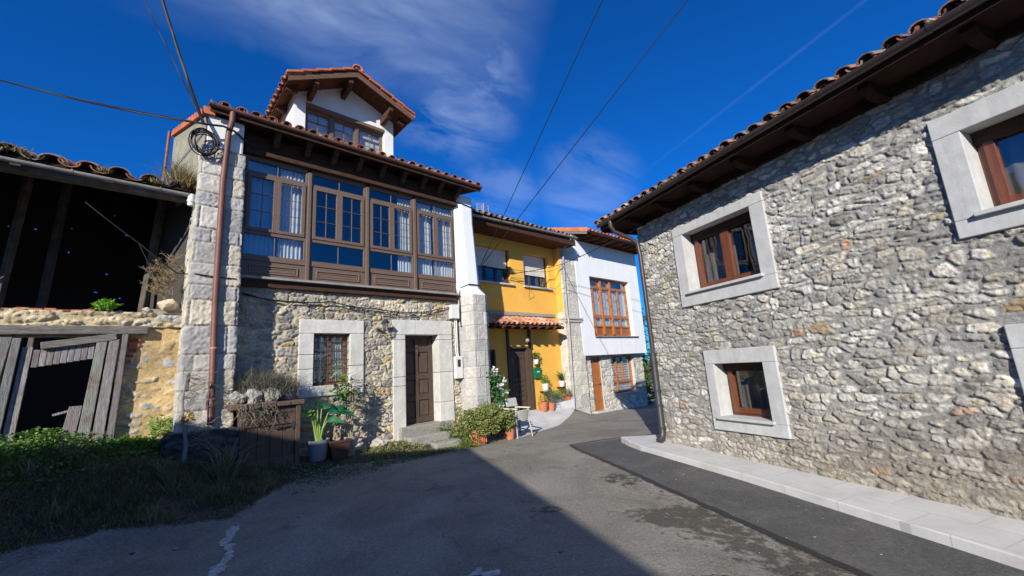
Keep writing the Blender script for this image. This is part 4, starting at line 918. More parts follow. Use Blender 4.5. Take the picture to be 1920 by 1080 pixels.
# beam and planks
b=MB();b.bar(G.P(-4,BNn+.07,2.50),G.P(.10,BNn+.05,2.545),.16,.13,col=(1,1,1));b.build('lintel_beam',MT['greybeam'],H,bevel=.02)
b=MB();b.bar(G.P(-1.0,BNn+.12,2.31),G.P(-.25,BNn+.12,2.44),.06,.10,col=(1.1,1.1,1.1));b.build('door_head',MT['greybeam'],H,bevel=.01)
pl=[(-.35,-.27,2.40,.70,-.40),(-.24,-.11,2.44,.64,-.27),(-.105,-.03,2.56,.60,-.18)]
def plank(sT0,sT1,zT,sB0,sB1,zB,n0,nm,col,th=.03,par=H):
    b=MB(G);p=[G.P(sB0,n0,zB),G.P(sB1,n0,zB),G.P(sB1,n0+th,zB),G.P(sB0,n0+th,zB),G.P(sT0,n0,zT),G.P(sT1,n0,zT),G.P(sT1,n0+th,zT),G.P(sT0,n0+th,zT)];b.hexa(p,col);return b.build(nm,MT['greywood'],par,bevel=.006)
n=BNn+.06
for (t0,t1,zt,b0,b1,zb) in ((-.455,-.345,2.38,-.555,-.425,.68),(-.325,-.215,2.40,-.40,-.275,.66),(-.185,-.12,2.60,-.255,-.165,.62),
    (-1.42,-1.27,2.44,-1.60,-1.44,.5),(-1.26,-1.18,2.42,-1.35,-1.26,.5),(-1.165,-1.07,2.30,-1.24,-1.13,.60),(-1.62,-1.46,2.40,-1.78,-1.62,.5),(-1.82,-1.66,2.46,-1.95,-1.8,.5),(-2.05,-1.86,2.4,-2.15,-1.98,.5)):
    plank(t0,t1,zt,b0,b1,zb,n+random.choice([-.03,0,.03,.05]),'door_plank',jit((1,1,1),.2))
plank(-.65,-.52,1.46,-.74,-.585,.68,n+.0,'broken_plank',(1.0,.95,.95))
for i in range(9):
    s=-1.06+i*.066*1.0;ztop=2.24+.012*i;plank(s,s+.060,ztop+.02,s-.005,s+.056,ztop-.22+.0*i,n+.01,'short_plank',jit((1,1,1),.25),.022)
b=MB(G);b.bar(G.P(-.80,n-.02,1.36),G.P(-.58,n,1.42),.05,.03);b.build('splinter',MT['greywood'],H)
# roof, loft, posts
rs=.36;en=.10;ze=4.98
b=MB(G);P=[]
b.prof([(en,ze-.04),(en,ze),(-6.5,ze+6.6*rs),(-6.5,ze-.04+6.6*rs)],-8,.50,(.5,.5,.5));b.build('roof_deck',MT['darkwood'],H)
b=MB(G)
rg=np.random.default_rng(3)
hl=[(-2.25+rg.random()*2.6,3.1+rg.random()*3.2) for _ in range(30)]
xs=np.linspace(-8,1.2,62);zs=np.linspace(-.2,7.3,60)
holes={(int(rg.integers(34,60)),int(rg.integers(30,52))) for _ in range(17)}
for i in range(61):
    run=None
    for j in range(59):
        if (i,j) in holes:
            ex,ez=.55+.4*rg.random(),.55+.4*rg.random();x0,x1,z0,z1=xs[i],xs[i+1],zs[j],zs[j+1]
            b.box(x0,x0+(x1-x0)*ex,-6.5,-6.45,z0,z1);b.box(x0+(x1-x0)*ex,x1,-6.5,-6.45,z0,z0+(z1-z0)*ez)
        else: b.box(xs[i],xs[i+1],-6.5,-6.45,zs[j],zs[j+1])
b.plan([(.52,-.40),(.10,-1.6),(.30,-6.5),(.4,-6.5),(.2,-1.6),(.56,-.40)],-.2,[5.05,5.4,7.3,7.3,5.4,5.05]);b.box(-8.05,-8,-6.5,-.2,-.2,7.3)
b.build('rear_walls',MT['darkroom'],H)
for (t,bt,w) in ((G.P(-1.62,-1.7,5.56),G.P(-1.76,-1.7,2.5),.09),(G.P(-2.3,-2.1,5.7),G.P(-2.35,-2.1,2.5),.10),(G.P(-1.25,-2.4,5.8),G.P(-1.38,-2.4,2.4),.10),(G.P(.13,-1.3,5.4),G.P(-.03,-1.3,2.4),.10)):
    b=MB();b.bar(bt,t,w,w,up=(1,0,0));b.build('post',MT['barnpost'],H,bevel=.01)
for i in range(5):
    s=-3.4+i*.95;b=MB(G);b.prof([(en-.03,ze-.13),(en-.03,ze-.045),(-6,ze-.045+(6+en)*rs),(-6,ze-.13+(6+en)*rs)],s-.05,s+.05,(.7,.7,.7));b.build('rafter',MT['barnpost'],H)
b=MB(G);b.box(-7,.48,-.25,-.08,4.83,4.93,(1.5,1.5,1.5));b.build('eave_beam',MT['barnpost'],H,bevel=.01)
gutter(G,-7,.555,.17,4.985,.048,'zinc',H,dz=-.13,brk=1.0)
b=MB();b.tube([G.P(.47,.17,4.86),G.P(.47,.17,4.80),G.P(.465,.165,4.66)],[.05,.052,.045],12);b.lathe(G.P(.468,.168,4.72),[(.05,0),(.06,.006),(.06,.03),(.05,.036)],12);b.build('gutter_outlet',MT['plastic'],H,smooth=50)
sl=np.array([*(-G.n[:2]),rs]);sl/=np.linalg.norm(sl);nrm=np.cross(G.u,sl);nrm=nrm if nrm[2]>0 else -nrm
b=MB();u2=G.P(1,0,-.0172)-G.P(0,0,0);tiles(b,G.P(-7,.15,5.08),u2/np.linalg.norm(u2),sl,nrm,20,14,.375,.42,.135,TOLD+TC[:2],2.2,seg=8,thick=.018);b.build('roof_tiles',MT['tile'],H,smooth=60)

# ================================================================== HOUSE FITTINGS (things of their own)
def cabl(name,pts,r,label,sag=0,m=24,cat='cable',grp=None):
    b=MB();P=[np.array(p,float) for p in pts];out=[]
    for a,c in zip(P[:-1],P[1:]):
        for t in np.linspace(0,1,m): q=a+(c-a)*t;q[2]-=sag*4*t*(1-t);out.append(q)
    b.tube(out,r,6);o=b.build(name,MT['cable'],None,smooth=60);setp(o,label,cat,grp);return o
ins=G.P(7.89,-1.3,4.88)
def over(a,p,k=1.9): a=np.array(a);p=np.array(p);return a+(p-a)*k
cabl('overhead_cable',[ins,over(ins,(2.28,7.25,9.))],.011,'left of two thin overhead wires rising from the ochre house over the lane',grp='thin overhead wires over the lane')
cabl('overhead_cable',[ins+np.array([.06,0,.02]),over(ins,(4.09,7.38,9.))],.011,'right of two thin overhead wires rising from the ochre house over the lane',grp='thin overhead wires over the lane')
coil=G.P(.52,.56,6.02)
cabl('thick_cable',[coil,over(coil,(-5.92,6.16,8.5),1.5)],.026,'thick twisted black cable descending to the coil on the grey pier',sag=.12)
cabl('thin_cable',[coil,over(coil,(-6.27,6.14,8.5),1.5)],.009,'hair thin black wire beside the thick cable above the grey pier')
cabl('twin_cable',[coil,over(coil,(-8.71,6.19,7.2),1.4)],.014,'black cable running left over the barn from the grey pier',sag=.12)
cabl('twin_cable',[coil+np.array([0,0,.02]),over(coil,(-8.83,6.29,7.27),1.4)],.007,'thinner wire just above the cable running left over the barn',sag=.10)
cabl('wall_cable',[coil,G.P(.80,.53,6.10),G.P(.97,.53,6.06),G.P(1.2,.35,6.0)],.018,'black cable crossing the top of the grey pier behind the brown downpipe',m=6)
cabl('wall_cable',[G.P(1.32,.01,3.24),G.P(1.9,.03,3.13),G.P(2.86,.04,3.16),G.P(3.8,.04,3.06),G.P(4.8,.05,3.02),G.P(5.5,.03,3.16),G.P(5.84,.02,3.24)],.012,'black cables drooping along the stone wall below the glazed gallery',m=8,sag=.03)
cabl('wall_cable',[G.P(1.32,.02,3.21),G.P(2.3,.04,3.10),G.P(3.2,.05,3.08),G.P(4.3,.06,2.98),G.P(5.2,.05,3.04),G.P(5.84,.03,3.2)],.009,'lower thin black wire under the cables below the gallery',m=8,sag=.03)
cabl('barn_cable',[G.P(-.78,-.02,4.5),G.P(-.1,-.0,3.92),G.P(.37,.02,3.50),G.P(.60,.44,3.42),G.P(1.15,.44,3.39)],.010,'thin wire crossing the dark barn opening down to the grey pier',m=6,sag=.01)
cabl('barn_cable',[G.P(-.12,-.0,3.93),G.P(.02,.0,3.6),G.P(.18,.0,3.3)],.006,'short thin wire hanging from the wire in the barn opening',m=6)
rc=Rw.P(6.05,.08,4.18)
cabl('span_cable',[ins,G.P(9.21,-1.25,4.72),G.P(11.6,-1.05,5.30),rc],.012,'black cable looping from the ochre house to the right hand stone house eave',sag=.04,m=14)
cabl('span_cable',[ins,G.P(9.3,-1.25,4.86),G.P(11.0,-1.2,4.98),G.P(11.7,-1.05,5.33)],.007,'thin wire under the blinds of the ochre house',sag=.04,m=10)
cabl('buttress_cable',[G.P(6.03,.09,2.7),G.P(6.02,.09,3.52),G.P(6.04,.13,3.70),G.P(6.21,.29,3.78),G.P(6.50,.29,3.78),G.P(6.65,.17,3.78)],.014,'black cable wrapped round the white top of the buttress at its shoulder',m=5)
cabl('buttress_cable',[G.P(6.0,.10,6.06),G.P(6.18,.18,6.02),G.P(6.48,.18,5.98),G.P(6.58,.08,5.98)],.013,'black cable wrapped round the white buttress just under the eave',m=5)
b=MB()
rg=random.Random(5)
for k in range(9):
    cx,cz=.55+rg.uniform(-.02,.03),5.72+rg.uniform(-.03,.03);r=.17+rg.uniform(-.03,.03);tl=rg.uniform(-.03,.03)
    b.tube([G.P(cx+r*math.cos(t),.50+.03*k/9+tl*math.sin(t)+.03*math.cos(t*2+k),cz+r*1.15*math.sin(t)) for t in np.linspace(0,6.1,22)],.010,5)
o=b.build('cable_coil',MT['cable']);setp(o,'coil of black cable hanging at the top corner of the grey pier','cable coil')
# meter boxes
M=thing('meter_box','white electricity meter box with a small window between door and buttress','meter box',tuple(G.P(5.97,0,1.45)))
b=MB(G);b.box(5.82,6.04,.0,.10,1.42,1.96);b.build('case',MT['plastic'],M,bevel=.012);b=MB(G);b.box(5.88,5.97,.101,.104,1.70,1.88,(.12,.12,.13));b.build('display',MT['greyplastic'],M)
M2=thing('fuse_box','plain white fuse box above the meter box right under the gallery','fuse box',tuple(G.P(5.9,0,2.9)))
b=MB(G);b.box(5.74,5.98,-.02,.12,2.90,3.25);b.build('case',MT['plastic'],M2,bevel=.012)
b=MB(G)
for s in (5.88,5.93): b.tube([G.P(s,.04,2.90),G.P(s,.04,2.1),G.P(s+.02,.04,1.96)],.016,8)
b.build('conduit',MT['plastic'],M2,smooth=50)
# wall lantern
L=thing('wall_lantern','small dark glass wall lantern between the grilled window and the plank door','lantern',tuple(G.P(3.95,.1,2.7)))
b=MB(G);b.lathe(G.P(3.88,.03,2.62),[(.0,-.01),(.07,-.01),(.075,.0)],12);b.tube([G.P(3.90,.02,2.55),G.P(3.93,.10,2.50),G.P(3.97,.16,2.56)],.012,6);b.build('bracket',MT['iron'],L)
b=MB(G);b.lathe(G.P(3.97,.16,2.57),[(.03,0),(.05,.03),(.065,.15),(.06,.16)],6,(3,3.5,4));b.build('glass_body',MT['glass'],L)
b=MB(G);b.lathe(G.P(3.97,.16,2.73),[(.085,0),(.09,.015),(.05,.07),(.02,.09),(.015,.12)],6);b.lathe(G.P(3.97,.16,2.55),[(.02,0),(.045,.02),(.02,.03)],6)
for t in range(6): a=t*math.pi/3;p=G.P(3.97,.16,2.57);b.bar(p+np.array([.045*math.cos(a),.045*math.sin(a),0]),p+np.array([.066*math.cos(a),.066*math.sin(a),.16]),.008,.008)
b.build('cage',MT['iron'],L)
# antenna
A=thing('grid_antenna','pale wire grid television antenna standing on the old tiled roof of the ochre house','antenna',tuple(G.P(8.9,-2.4,6.6)))
b=MB(G);b.tube([G.P(8.95,-2.4,6.6),G.P(8.95,-2.4,7.5)],.014,6);b.build('mast',MT['zinc'],A)
b=MB(G)
for i in range(9): z=7.08+i*.055;b.tube([G.P(8.68,-2.35,z),G.P(8.93,-2.28,z),G.P(9.20,-2.35,z)],.006,4,(2,2,2))
for s in (8.68,8.93,9.2): b.tube([G.P(s,-2.35+(.07 if s==8.93 else 0),7.05),G.P(s,-2.35+(.07 if s==8.93 else 0),7.55)],.008,4,(2,2,2))
b.build('grid',MT['zinc'],A);b=MB(G);b.tube([G.P(8.80,-2.1,7.52),G.P(9.0,-2.15,7.2)],.012,4);b.build('dipole',MT['brownpipe'],A)
# dried rod on ochre wall
b=MB(G);b.tube([G.P(10.05,YN+.01,4.5),G.P(9.72,YN+.5,4.45),G.P(10.1,YN+.05,3.95)],.008,5);o=b.build('wire_bracket',MT['iron']);setp(o,'thin rusty wire bracket sticking out below the ochre house blinds','bracket')
# steps
b=MB();k=0
for (poly,z0,z1,lab) in (([(4.30,.28),(4.28,.62),(5.62,.60),(5.70,.25)],.0,.315,'upper rough stone step below the old plank door'),([(4.72,.66),(4.66,.98),(5.70,.96),(5.68,.62)],-.1,.165,'lower rough stone step nearest the lane below the old door')):
    b=MB(G);b.plan(poly,z0,[z1-.01,z1,z1+.01,z1]);o=b.build('stone_step',MT['oldconcrete'],None,bevel=.03);setp(o,lab,'step','stone steps of the old door')

# ================================================================== HUTCH
K=thing('wooden_hutch','low old plank cupboard with latched door and brown slab top beside the grey pier','hutch',tuple(G.P(1.7,.4,.3)))
b=MB(G);b.box(1.30,1.36,.02,.68,.1,1.20);b.box(2.10,2.17,.02,.70,.1,1.22,(1.3,1.2,1.1));b.box(1.36,2.10,.60,.66,1.10,1.20);b.box(1.36,2.10,.02,.66,.1,.24);b.box(1.36,2.1,.02,.05,.24,1.1);b.build('carcass',MT['doorwood'],K,bevel=.006)
b=MB(G)
for i in range(4): x=1.365+i*.184;b.box(x,x+.178,.62,.65,.245,1.095,jit((1.05,.98,.93),.15))
b.box(1.37,2.095,.651,.675,.92,1.03,(1.4,1.3,1.2));b.box(1.37,2.095,.651,.675,.30,.40,(1.4,1.3,1.2))
dr=b.build('door',MT['doorwood'],K,bevel=.005)
b=MB(G);b.tube([G.P(1.78,.69,.86),G.P(2.02,.69,.885),G.P(2.10,.70,.89)],.012,6);b.box(2.03,2.09,.676,.70,.84,.94);b.build('latch',MT['iron'],dr)
b=MB(G)
for i in range(5): x=1.14+i*.218;b.box(x,x+.212,-.02,.74+random.uniform(-.02,.01),1.215,1.30+random.uniform(-.01,.012),jit((1.6,1.5,1.4),.2))
b.build('slab_top',MT['doorwood'],K,bevel=.012)
for i,(s,n_,r,l) in enumerate(((1.25,.52,(.15,.12,.12),'leftmost pale rock'),(1.47,.56,(.15,.11,.14),'second pale rock from the left'),(1.73,.52,(.20,.13,.14),'largest pale rock'),(1.40,.35,(.15,.14,.16),'pale rock behind the others'))):
    b=MB();rock(b,G.P(s,n_,1.39),r,100+i,(.33,.315,.28),3);o=b.build('rock',MT['rubble']);setp(o,l+' on top of the wooden hutch','rock','rocks on the hutch')
# ================================================================== POTS AND PLANTS
def pot(name,F,s,n,r,h,mat,label,zb=None,cat='pot',rim=True,group=None,seg=22,soil=True):
    p=F.P(s,n,0);z=gzf(p[0],p[1]) if zb is None else zb;c=np.array([p[0],p[1],z])
    T_=thing(name,label,cat,tuple(c),group);b=MB()
    pr=[(.0,.0),(r*.70,0),(r*.74,.01),(r*.93,h*.82)]+([(r*1.02,h*.83),(r*1.04,h)] if rim else [(r,h)])+[(r*.94,h),(r*.90,h*.9),(0,h*.88)]
    b.lathe(c,pr,seg);b.build('shell',MT[mat],T_,smooth=45)
    b=MB();b.lathe(c,[(0,h*.885),(r*.89,h*.89),(r*.6,h*.93),(0,h*.94)],14,(.16,.11,.07));b.build('soil',MT['leaf'],T_);return c,T_
def leafobj(name,L,parent=None,mat='leaf'):
    v,f,c=merge(*L);return mesh_np(name,v,f,MT[mat],parent,c,smooth=False)
def stalk(b,pts,r,col): b.tube(pts,r,6,col)
def bigleaf(b,base,tip,w,col,curl=.1,m=7):
    base=np.array(base);tip=np.array(tip);d=tip-base;L=np.linalg.norm(d);d/=L;x=np.cross(d,G.n+np.array([0,0,.5])+G.u*.3);x/=np.linalg.norm(x)+1e-6;y=np.cross(x,d);P=[];k=5
    for i in range(m):
        t=i/(m-1);ww=w*math.sin(math.pi*min(1,.06+t*.94))**.7*(1-.25*t);c=base+d*L*t-np.array([0,0,curl*L*t*t])
        for j in range(k): q=j/(k-1)*2-1;P.append(c+x*ww*q*.5+y*(.12*w*abs(q))+y*.015*math.sin(t*14+j))
    b.add(P,[(i*k+j,i*k+j+1,(i+1)*k+j+1,(i+1)*k+j) for i in range(m-1) for j in range(k-1)],col)
# grey pot with big leaves
c,T_=pot('plant_pot',G,2.52,.52,.185,.35,'greyplastic','round grey pot with pale green stalks and big leaves beside the hutch')
Pn=thing('broad_leaf_plant','broad leaved plant with pale green stalks growing from the round grey pot','plant',tuple(c+np.array([0,0,.33])))
b=MB();L=MB();r_=random.Random(4);o3=c+np.array([0,0,.32])
u3,n3=G.u,G.n
for ds,dn,z,wd,col,ls in ((-.26,.05,.60,.15,(.22,.42,.06),.30),(-.16,.04,.68,.13,(.18,.36,.05),.26),(-.05,.02,.78,.15,(.06,.2,.04),.36),(.10,-.02,.70,.18,(.04,.17,.04),.40),(.30,.02,.60,.20,(.02,.14,.06),.46),(.22,.15,.42,.15,(.03,.16,.06),.36),(-.14,.1,.50,.12,(.2,.36,.06),.22)):
    tp=o3+u3*ds*.55+n3*dn*.6+np.array([0,0,z*.8]);b.tube([o3+u3*ds*.1,o3+u3*ds*.3+np.array([0,0,z*.45]),tp],[.022,.015,.009],7,(.28,.42,.10))
    bigleaf(L,tp,tp+u3*ds*1.1*ls/.3+n3*dn+np.array([0,0,ls*.35]),wd*.95,col,.6)
b.build('stalks',MT['leaf'],Pn,smooth=60);L.build('leaves',MT['leaf'],Pn,smooth=True)
# brown square pot + climber
zb=gzf(*G.P(2.86,.52,0)[:2]);T_=thing('plant_pot','square dark brown pot in the middle of the three by the grilled window','pot',tuple(G.P(2.86,.52,zb)))
b=MB(G);r1,r2,h=.13,.18,.34
ring=lambda r,z:[G.P(2.86+a*r,.52+q*r,zb+z) for a,q in ((-1,-1),(1,-1),(1,1),(-1,1))]
b.loft([ring(r1,0),ring(r2,h*.85),ring(r2+.015,h*.86),ring(r2+.018,h),ring(r2-.02,h),ring(r2-.03,h-.04)]);b.build('shell',M_simple('brown_glazed_clay',(.075,.035,.028),.4,.1,5,bstr=.05),T_,bevel=.01)
Pn=thing('climbing_plant','leafy climber on a thick twisted stem rising in front of the grilled window','plant',tuple(G.P(2.86,.52,zb+.3)))
b=MB();cc=G.P(2.86,.5,zb+.3)
for k in range(5): b.tube([cc+u3*(.05*math.sin(k*2+t*5))+n3*.04*math.cos(k+t*6)+np.array([0,0,t*.32]) for t in np.linspace(0,1,8)],[.022-.008*t for t in np.linspace(0,1,8)],6,(.36,.30,.22))
b.tube([cc+np.array([0,0,.25]),cc+u3*.06+np.array([0,0,.55]),cc+u3*.12+np.array([0,0,.9])],[.02,.018,.012],6,(.40,.30,.16))
for k in range(14): z=.15+.07*k;b.tube([cc+u3*(.08+.05*math.sin(z*9))+np.array([0,0,z]),cc+u3*(random.uniform(-.2,.3))+n3*random.uniform(-.1,.15)+np.array([0,0,z+random.uniform(.05,.3)])],[.005,.003],4,(.25,.20,.12))
b.build('stem',MT['leaf'],Pn)
TEAL=[(.01,.12,.07),(.02,.18,.10)]
leafobj('foliage',[leaves(cc+u3*.08+np.array([0,0,.95]),(.15,.13,.22),150,.085,GRN+[(.20,.30,.05)],1,asp=1.6),leaves(cc+u3*.0+np.array([0,0,1.3]),(.14,.10,.16),60,.07,[(.22,.32,.10),(.10,.2,.06),(.3,.3,.15)],2,asp=2.5),leaves(cc+np.array([0,0,.62]),(.12,.12,.15),50,.09,TEAL,3,asp=1.5),leaves(cc+np.array([0,0,.3]),(.15,.12,.12),35,.06,[(.4,.35,.3),(.25,.2,.12)],4)],Pn)
c,T_=pot('plant_pot',G,3.12,.42,.13,.35,'zinc','narrow ribbed metal grey pot right of the square brown one')
Pn=thing('cane_plant','thin bamboo canes with sparse narrow leaves in the ribbed grey pot','plant',tuple(c+np.array([0,0,.3])))
b=MB();o3=c+np.array([0,0,.3])
for k in range(4): b.tube([o3+u3*(k-1.5)*.03,o3+u3*(k-1.5)*.05+np.array([0,0,.95+.1*(k%3)])],[.014,.010],6,(.40,.35,.22))
for k in range(22): z=.2+.045*k;b.tube([o3+np.array([0,0,z]),o3+u3*random.uniform(-.3,.38)+n3*random.uniform(-.1,.1)+np.array([0,0,z+random.uniform(.0,.2)])],[.005,.002],4,(.28,.26,.16))
b.build('canes',MT['leaf'],Pn)
leafobj('foliage',[leaves(o3+np.array([0,0,.8]),(.22,.16,.35),120,.10,[(.12,.2,.08),(.2,.24,.12),(.10,.16,.07)],5,asp=5)],Pn)
# plants on hutch
c,T_=pot('plant_pot',G,2.03,.40,.12,.16,'greyplastic','small grey pot standing on the right end of the hutch top',1.305)
def shrub(name,label,F,s,n,z,parts,cat='shrub',twig=None,mat='leaf',group=None):
    o=F.P(s,n,z);T_=thing(name,label,cat,tuple(o),group)
    b=MB();tw=twig or (12,.3,(.20,.15,.10));rg=random.Random(int(s*100)+3)
    for k in range(tw[0]):
        a=rg.uniform(0,6.28);l=tw[1]*rg.uniform(.5,1);e=rg.uniform(.2,.8)
        b.tube([o,o+np.array([math.cos(a)*l*e*.5,math.sin(a)*l*e*.5,l*.55]),o+np.array([math.cos(a)*l*e,math.sin(a)*l*e,l])],[.007,.005,.002],4,tw[2])
    b.build('stem',MT['leaf'],T_)
    v,f,c=merge(*[leaves(o+np.array(p[0]),p[1],*p[2:]) if not isinstance(p,tuple) or len(p)<99 else p for p in parts]);mesh_np('foliage',v,f,MT[mat],T_,c,smooth=False);return T_
LAV=[(.20,.18,.14),(.14,.14,.10),(.25,.20,.17),(.10,.12,.08)]
shrub('lavender_bush','dry greyish lavender bush spilling over the hutch top','',0,0,0,[]) if 0 else None
def spiky(o,rad,n,h,w,pal,seed,out=1.):
    rg=np.random.default_rng(seed);P=np.array(o)+rg.normal(size=(n,3))*np.array([rad*.4,rad*.4,.01]);return blades(P,np.full(n,h),w,pal,seed,lean=1.2*out,bend=.5)
T_=thing('lavender_bush','dry greyish brown lavender bush behind the rocks on the hutch','shrub',tuple(G.P(1.62,.25,1.33)))
leafobj('foliage',[spiky(G.P(1.5,.28,1.36),.34,1300,.44,.0035,LAV,11),spiky(G.P(1.85,.34,1.36),.30,1300,.40,.0035,LAV,12),leaves(G.P(1.68,.34,1.56),(.38,.28,.20),2200,.035,LAV,13,asp=5),leaves(G.P(2.0,.45,1.50),(.2,.2,.12),500,.035,LAV,17,asp=5)],T_)
T_=thing('dark_succulent','small dark green leafy shrub at the left end of the hutch against the pier','shrub',tuple(G.P(1.30,.2,1.35)))
leafobj('foliage',[leaves(G.P(1.28,.25,1.50),(.14,.13,.16),420,.05,[(.06,.09,.05),(.09,.12,.07)],14,asp=3)],T_)
T_=thing('trailing_vine','dry trailing vine hanging over the left front of the hutch','vine',tuple(G.P(1.5,.7,1.2)))
b=MB();rg=random.Random(9)
for k in range(26):
    s=1.24+rg.random()*.5;p=[G.P(s,.76,1.30)]
    for j in range(5): p.append(p[-1]+u3*rg.uniform(-.06,.06)+n3*rg.uniform(-.01,.03)+np.array([0,0,-rg.uniform(.02,.09)]))
    b.tube(p,.004,4,(.25,.21,.15))
b.build('stem',MT['leaf'],T_);leafobj('foliage',[leaves(G.P(1.45,.79,1.16),(.22,.05,.16),260,.03,LAV+[(.12,.15,.07)],15,asp=2)],T_)
# dead vine on pier with yellow flower
T_=thing('dead_vine','bare grey stem of a dead vine in front of the grey pier and its plinth','vine',tuple(G.P(.60,.75,.4)))
b=MB();rg=random.Random(12);p=G.P(.62,.74,.3);tr=[p]
for j in range(9): tr.append(tr[-1]+u3*rg.uniform(-.035,.03)+np.array([0,0,.165]))
b.tube(tr,[.035-.003*j for j in range(10)],7,(.30,.26,.22))
for k in range(60):
    q=tr[rg.randrange(3,10)];pp=[q]
    for j in range(5): pp.append(pp[-1]+u3*rg.uniform(-.05,.12)*1.1+n3*rg.uniform(-.03,.03)+np.array([0,0,rg.uniform(-.08,.1)]))
    b.tube(pp,[.005,.004,.003,.003,.002,.002],4,(.27,.23,.18))
b.build('stem',MT['straw'],T_)
T_=thing('yellow_flower','bright yellow flower head against the foot of the grey pier','flower',tuple(G.P(.63,.72,1.15)))
leafobj('petals',[leaves(G.P(.63,.70,1.18),(.045,.045,.06),70,.05,[(.85,.55,.01),(.75,.45,.01)],16,asp=1.5)],T_);b=MB();b.tube([G.P(.63,.72,1.16),G.P(.62,.73,.9)],.006,5,(.2,.25,.1));b.build('stem',MT['leaf'],T_)
# orange planter and bush
c=onG(G,5.62,1.03);T_=thing('terracotta_planter','square ribbed terracotta planter almost hidden under the big bush by the buttress','planter',tuple(c))
b=MB(G);zz=c[2];ring=lambda r,z:[G.P(5.62+a*r,1.03+q*r,zz+z) for a,q in ((-1,-1),(1,-1),(1,1),(-1,1))]
b.loft([ring(.15,0),ring(.19,.26),ring(.21,.27),ring(.21,.32),ring(.17,.32),ring(.16,.28)])
for k in range(7): x=5.62-.165+k*.055;b.box(x-.008,x+.008,1.03+.15,1.03+.198,zz+.05,zz+.24)
b.build('shell',MT['terracotta'],T_,bevel=.006)
BG=[(.27,.33,.08),(.20,.27,.06),(.34,.36,.13),(.13,.19,.045),(.26,.24,.11)]
o=onG(G,5.95,.95,.1);T_=thing('rounded_bush','big rounded light green bush with a brown woody underside beside the steps','bush',tuple(o))
b=MB();rg=random.Random(2)
for k in range(60):
    a=rg.uniform(-.6,.6);q=[o+u3*a,o+u3*(a*1.3)+n3*rg.uniform(-.2,.25)+np.array([0,0,rg.uniform(.1,.3)]),o+u3*(a*1.5+rg.uniform(-.2,.2))+n3*rg.uniform(-.3,.35)+np.array([0,0,rg.uniform(.25,.6)])];b.tube(q,[.014,.008,.003],4,(.16,.08,.06))
b.build('stem',MT['leaf'],T_)
blobs=[leaves(o+u3*a+n3*d_+np.array([0,0,z]),(r,r,r*.75),int(5200*r),.052,BG,20+i,asp=1.8,hollow=.5) for i,(a,d_,z,r) in enumerate(((-.45,.05,.42,.30),(-.15,.1,.50,.30),(.15,.02,.50,.30),(.42,.05,.40,.28),(-.62,.1,.25,.2),(.0,.2,.36,.28),(.55,.15,.26,.2),(-.3,.22,.28,.22)))]
leafobj('foliage',blobs,T_)
T_=thing('creeping_shrub','bright green low shrub left of the big bush beside the threshold','bush',tuple(onG(G,5.25,.75)))
leafobj('foliage',[leaves(onG(G,5.45,.80,.16),(.34,.2,.2),900,.05,GRN,31,asp=2),leaves(onG(G,5.2,.5,.22),(.2,.12,.16),350,.045,GRN,32,asp=2),leaves(onG(G,5.35,1.15,.08),(.22,.12,.12),350,.045,GRN+[(.2,.3,.05)],33,asp=2)],T_)
c,T_=pot('terracotta_pot',G,6.62,1.05,.13,.27,'terracotta','terracotta flower pot with a leafy stem at the right end of the big bush')
T_=thing('potted_herb','loose leafy herb in the terracotta pot at the end of the big bush','plant',tuple(c+np.array([0,0,.25])))
leafobj('foliage',[leaves(c+np.array([0,0,.42]),(.17,.15,.22),330,.055,BG+GRN,34,asp=2)],T_)
# artificial climber with white flowers
o=onG(G,6.78,.45,0);T_=thing('flowering_climber','tall climber with glossy leaves and white flowers against the buttress','plant',tuple(o))
b=MB()
for k in range(7): b.tube([o+u3*.05*k-u3*.15,o+u3*(.04*math.sin(k))+n3*.03*math.cos(k)+np.array([0,0,.8]),o+u3*(-.05+.03*k)+np.array([0,0,1.35+.05*k])],[.012,.008,.004],5,(.18,.12,.07))
b.build('stem',MT['leaf'],T_)
leafobj('foliage',[leaves(o+u3*dx+np.array([0,0,z]),(.20,.17,.26),260,.085,[(.03,.14,.03),(.05,.2,.05),(.02,.10,.05),(.12,.26,.05)],40+i,asp=2.,flat=.8) for i,(z,dx) in enumerate(((.35,.10),(.65,.02),(.95,.04),(1.2,.10),(1.42,-.1)))],T_)
for i,(z,dx) in enumerate(((1.62,-.15),(1.52,-.08),(1.33,.16),(1.22,.02),(1.05,.14),(.75,.0),(.55,-.08))): leafobj('flower',[leaves(o+u3*dx+n3*.13+np.array([0,0,z]),(.07,.05,.05),34,.07,[(.75,.75,.72),(.6,.62,.6)],50+i,asp=1.4)],T_)
# table and chair
o=onG(G,7.10,.30);tb=thing('garden_table','small grey folding table crowded with pots next to the pale garden chair','table',tuple(o))
b=MB(G);b.box(6.85,7.45,.08,.62,o[2]+.66,o[2]+.69);b.build('table_top',MT['zinc'],tb,bevel=.008)
for s,n_ in ((6.90,.13),(7.40,.13),(6.90,.57),(7.40,.57)): b=MB(G);b.box(s-.015,s+.015,n_-.015,n_+.015,o[2],o[2]+.66);b.build('leg',MT['zinc'],tb)
b=MB(G);b.box(6.9,7.4,.13,.57,o[2]+.62,o[2]+.655);b.build('apron',MT['zinc'],tb)
for i,(s,n_,lab) in enumerate(((6.98,.42,'small dark pot with grey leaves at the left of the garden table'),(7.22,.35,'small dark pot with drooping leaves in the middle of the garden table'))):
    c,T_=pot('small_pot',G,s,n_,.07,.09,'greyplastic',lab,o[2]+.69);leafobj('plant',[leaves(c+np.array([0,0,.14]),(.16,.14,.09),150,.06,[(.10,.12,.09),(.2,.22,.2),(.05,.09,.05)],60+i,asp=2.2,droop=.5)],T_)
